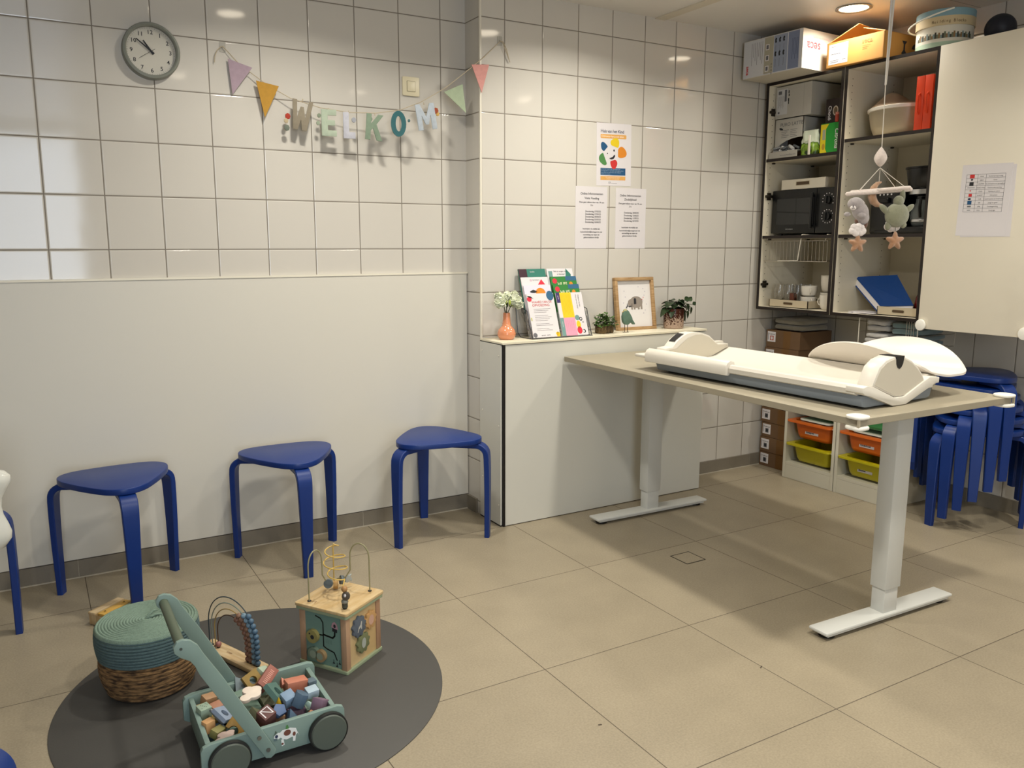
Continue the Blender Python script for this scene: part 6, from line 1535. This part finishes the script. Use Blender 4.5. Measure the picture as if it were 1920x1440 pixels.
# ------------------------------------------------------------------ wooden blocks heaped in the wagon
rnd = random.Random(21)
def blk(label, xy, z, kind, size, col, rot=(0, 0, 0), extra=None, name='wooden_block'):
    m_ = mat('block_' + col.strip('#'), col, .55, var=.07, vscale=40)
    mb = MB(); sx, sy, sz = size
    if kind == 'box': mb.box(-sx / 2, sx / 2, -sy / 2, sy / 2, -sz / 2, sz / 2, m_, .0015)
    elif kind == 'tri': mb.prism([(-sx / 2, -sy / 2), (sx / 2, -sy / 2), (0, sy / 2)], m_, (0, 0, -sz / 2), X_, Y_, Z_, sz, .001)
    elif kind == 'cyl': mb.cyl((0, 0, -sz / 2), (0, 0, sz / 2), sx / 2, m_, seg=24)
    elif kind == 'hex': mb.prism(circ(0, 0, sx / 2, sy / 2, 6), m_, (0, 0, -sz / 2), X_, Y_, Z_, sz, .001)
    elif kind == 'pent': mb.prism(circ(0, 0, sx / 2, sy / 2, 5, PI / 2, PI / 2 + 2 * PI), m_, (0, 0, -sz / 2), X_, Y_, Z_, sz, .001)
    elif kind == 'cone': mb.cyl((0, 0, -sz / 2), (0, 0, sz / 2), sx / 2, m_, r1=.0006, seg=20)
    elif kind in ('ring', 'arch'):
        if kind == 'ring':
            N = 32; vs = []; fs = []
            for zz_, rev in ((-sz / 2, 0), (sz / 2, 1)):
                for i in range(N):
                    a = 2 * PI * i / N; k_ = max(abs(math.cos(a)), abs(math.sin(a))); vs.append((sx / 2 * math.cos(a) / k_, sy / 2 * math.sin(a) / k_, zz_))
                for i in range(N):
                    a = 2 * PI * i / N; vs.append((sx * .23 * math.cos(a), sx * .23 * math.sin(a), zz_))
            for i in range(N):
                j = (i + 1) % N; fs += [(i, j, N + j, N + i), (2 * N + i, 2 * N + j, 3 * N + j, 3 * N + i), (i, j, 2 * N + j, 2 * N + i), (N + i, N + j, 3 * N + j, 3 * N + i)]
            mb.add(vs, fs, m_)
        else:
            p_ = [(-sx / 2, -sy / 2), (-sx * .28, -sy / 2)] + [(-sx * .28 * math.cos(a), -sy / 2 + sx * .28 * math.sin(a)) for a in (PI / 6, PI / 3, PI / 2, 2 * PI / 3, 5 * PI / 6)] + [(sx * .28, -sy / 2), (sx / 2, -sy / 2), (sx / 2, sy / 2), (-sx / 2, sy / 2)]
            mb.prism(p_, m_, (0, 0, -sz / 2), X_, Y_, Z_, sz, .001)
    elif kind == 'cloud':
        pl = []
        for i in range(60):
            a = 2 * PI * i / 60; best = 0
            for (cx_, cy_, r_) in ((.35, .22, .42), (-.12, .42, .4), (.1, -.15, .52), (-.55, -.35, .38)):
                # ray circle distance
                b_ = math.cos(a) * cx_ + math.sin(a) * cy_; d_ = r_ * r_ - (cx_ * cx_ + cy_ * cy_ - b_ * b_)
                if d_ > 0: best = max(best, b_ + math.sqrt(d_))
            pl.append((best * sx / 2 * math.cos(a), best * sy / 2 * math.sin(a)))
        mb.prism(pl, m_, (0, 0, -sz / 2), X_, Y_, Z_, sz, .001)
    if extra: extra(mb, sz / 2)
    return mb.build(name, label=label, cat='toy block', group='wooden blocks in the walker wagon', loc=(xy[0], xy[1], z), rot=[math.radians(a) for a in rot], angle=30)
def dots(mb, h):
    for i in range(7): mb.flat([(x, y) for x, y in circ(-.008 + .003 * i, -.006 + .0045 * ((i * 3) % 4), .0012, n=6)], ink, (0, 0, h), X_, Y_, .0004)
def ring_n(mb, h):
    for a_, b2, c_, d2 in ((-.013, -.010, -.012, .012), (.010, .013, -.012, .012), (-.013, .013, .0105, .0125)): mb.flat([(a_, c_), (b2, c_), (b2, d2), (a_, d2)], white_paper, (0, 0, h), X_, Y_, .0004)
    mb.flat([(-.011, .011), (-.008, .011), (.011, -.011), (.008, -.011)][::-1], white_paper, (0, 0, h), X_, Y_, .0005)
def scrib(mb, h):
    for i in range(9): mb.flat([(-.022 + i * .005, -.006 + (i % 3) * .001), (-.019 + i * .005, -.007), (-.019 + i * .005, .005), (-.021 + i * .005, .006)], mat('block_print', '#c98f80', .6), (0, 0, h), X_, Y_, .0004)
ZB = .11
L_ = [
 ('grey-blue flat triangle block leaning at the back of the wagon', (-1.392, -1.312), .104, 'tri', (.065, .05, .008), '#6f7c82', (35, -15, 20), None),
 ('sage plank-shaped block behind the cream cloud block', (-1.396, -1.352), .092, 'box', (.06, .026, .022), '#6d8577', (8, 0, 12), None),
 ('mustard flat block with a round hole near the back of the wagon', (-1.362, -1.325), .112, 'ring', (.046, .046, .012), '#8f7434', (48, -12, 25), None),
 ('pale mint block peeking out behind the terracotta brick', (-1.330, -1.300), .112, 'box', (.03, .025, .03), '#a3b3a0', (20, 15, 30), None),
 ('terracotta brick with pale scribbled print, on top of the heap', (-1.330, -1.345), .118, 'box', (.066, .030, .030), '#935a4d', (42, -20, 42), scrib),
 ('salmon half-cylinder block lying by the far right corner of the wagon', (-1.262, -1.385), .102, 'box', (.058, .032, .03), '#bf7a62', (0, 6, 6), None),
 ('small salmon triangle block left of the salmon brick', (-1.292, -1.365), .106, 'tri', (.022, .022, .02), '#c47f68', (30, 0, 20), None),
 ('slate blue cube in the far right corner of the wagon', (-1.222, -1.392), .096, 'box', (.024, .024, .024), '#5c6e7a', (0, 0, 8), None),
 ('teal green flat block with a big round hole in the middle of the heap', (-1.322, -1.412), .108, 'ring', (.058, .058, .014), '#58776f', (40, 25, 50), None),
 ('small yellow cone block in the middle of the heap', (-1.326, -1.452), .106, 'cone', (.018, .018, .026), '#d3ac1c', (12, 0, 0), None),
 ('light blue cube with pale top in the middle of the heap', (-1.300, -1.448), .104, 'box', (.032, .032, .03), '#7f97b0', (18, -8, 14), None),
 ('big slate blue hexagonal block standing right of the light blue cube', (-1.276, -1.470), .106, 'hex', (.046, .036, .036), '#4f6478', (28, 12, 78), None),
 ('white and pale blue brick by the right end of the wagon', (-1.238, -1.450), .106, 'box', (.032, .026, .022), '#a7bac6', (12, 0, 8), None),
 ('mauve cube with red print in the near right corner of the wagon', (-1.232, -1.498), .092, 'box', (.032, .032, .032), '#7d6578', (0, 28, 35), None),
 ('small mint triangle block between the hexagon and the mauve cube', (-1.255, -1.486), .092, 'tri', (.02, .024, .014), '#a6bfb4', (40, 0, 60), None),
 ('small wooden cylinder block by the near wall of the wagon', (-1.264, -1.516), .082, 'cyl', (.018, .018, .02), '#a97a5c', (20, 40, 0), None),
 ('blue five-sided block in front of the yellow cone', (-1.335, -1.486), .100, 'pent', (.040, .036, .014), '#53698e', (35, 0, 25), None),
 ('dark blue pyramid-like block beside the blue five-sided block', (-1.311, -1.508), .088, 'tri', (.034, .036, .03), '#34506a', (50, 0, 10), None),
 ('burgundy brick with a white letter N near the front of the wagon', (-1.371, -1.500), .100, 'box', (.036, .034, .044), '#5f3a37', (22, -12, 24), ring_n),
 ('cream cloud-shaped block lying on top of the heap', (-1.385, -1.412), .124, 'cloud', (.075, .062, .010), '#e2d3c4', (12, 0, 8), None),
 ('olive wedge block under the cream cloud block', (-1.392, -1.462), .096, 'tri', (.04, .03, .024), '#5f6149', (30, 20, 60), None),
 ('sage block by the near wall, right of the burgundy brick', (-1.342, -1.522), .078, 'box', (.036, .02, .02), '#78907f', (0, 0, 10), None),
 ('brown wooden cube at the far left of the wagon', (-1.480, -1.342), .100, 'box', (.034, .026, .024), '#a5815f', (10, 8, 20), None),
 ('tan block in the far left corner of the wagon', (-1.505, -1.357), .080, 'box', (.032, .03, .03), '#b3925f', (0, 0, 10), None),
 ('pale sage cube with a printed dark pattern on top, left side of the wagon', (-1.501, -1.390), .098, 'box', (.030, .030, .030), '#93a693', (5, 0, 16), dots),
 ('terracotta plank-shaped block right of the patterned sage cube', (-1.466, -1.376), .096, 'box', (.034, .026, .012), '#a9785f', (12, 0, 20), None),
 ('small cube with light orange top by the left end board', (-1.502, -1.452), .092, 'box', (.026, .022, .030), '#c99a68', (0, 0, 24), None),
 ('lilac blue flat block with a round hole, left half of the wagon', (-1.463, -1.446), .108, 'ring', (.046, .046, .010), '#8a98ad', (30, 22, 46), None),
 ('grey triangle block leaning behind the lilac blue holed block', (-1.474, -1.418), .098, 'tri', (.045, .045, .008), '#7c8285', (35, -10, 60), None),
 ('mustard arch block under the handle bar of the wagon', (-1.440, -1.492), .096, 'arch', (.046, .034, .016), '#8f6f33', (45, 30, -40), None),
 ('olive brick at the front left of the heap', (-1.486, -1.484), .088, 'box', (.036, .022, .02), '#857f4c', (15, 10, 40), None),
 ('pinkish elephant-shaped block at the near left corner of the wagon', (-1.476, -1.520), .088, 'cloud', (.066, .034, .02), '#b09a90', (15, 0, 14), None),
]
for a_ in L_: blk(*a_[:7], extra=a_[7])
cnames = ['sage', 'terracotta', 'tan', 'slate blue', 'pale green', 'dark olive', 'mustard', 'mauve']
cols = ['#6d8577', '#8d6552', '#a5815f', '#4f6478', '#93a693', '#5f6149', '#8f7434', '#7d6578']
k = 0
for ix in range(6):
    for iy in range(4):
        x_ = -1.362 - .122 + ix * .049; y_ = -1.423 - .088 + iy * .058
        blk(cnames[(ix * 5 + iy * 3) % 8] + ' wooden block at the bottom of the heap in the wagon, %s part' % ('left' if ix < 2 else 'middle' if ix < 4 else 'right'), (x_, y_), .058 + .012 * ((ix * 3 + iy) % 3) / 2, 'box', (.044, .050, .030), cols[(ix * 5 + iy * 3) % 8], (rnd.uniform(-8, 8), rnd.uniform(-8, 8), rnd.uniform(-12, 12)))
# ------------------------------------------------------------------ white moulded seat on the stool at the left edge
t = thing('moulded_child_seat', 'glossy white moulded plastic seat draped over the stool at the left edge', 'child seat', (-2.044, -.60, .45))
m_gw = mat('gloss_white', '#dcdcd4', .08, coat=.5)
mb = MB()
prof = [(.0005, -.106), (.075, -.103), (.118, -.088), (.137, -.062), (.139, -.040), (.132, -.015), (.121, .015), (.118, .040), (.122, .068), (.137, .095), (.149, .118), (.148, .135), (.134, .150), (.10, .158), (.0005, .160)]
mb.lathe(prof, m_gw, c=(0, 0, 0), seg=48, sy=.36); mb.build('front_shell', t, angle=80)
mb = MB(); mb.box(-.10, .09, .02, .30, .003, .030, m_gw, .012, seg=4); mb.build('seat_plate', t, angle=80)
# small marks on the floor
mk = mat('floor_mark', '#4d4236', .7)
for x_, y_, a_, l_, lab in ((.047, -1.822, .5, .007, 'tiny dark crumb on the floor tiles in front of the desk'), (-.564, -1.820, -.3, .005, 'tiny dark crumb on the floor tiles right of the play mat')):
    MB().box(-l_, l_, -.0016, .0016, 0, .0016, mk, .0005).build('floor_crumb', label=lab, cat='crumb', loc=(x_, y_, .0001), rz=a_)
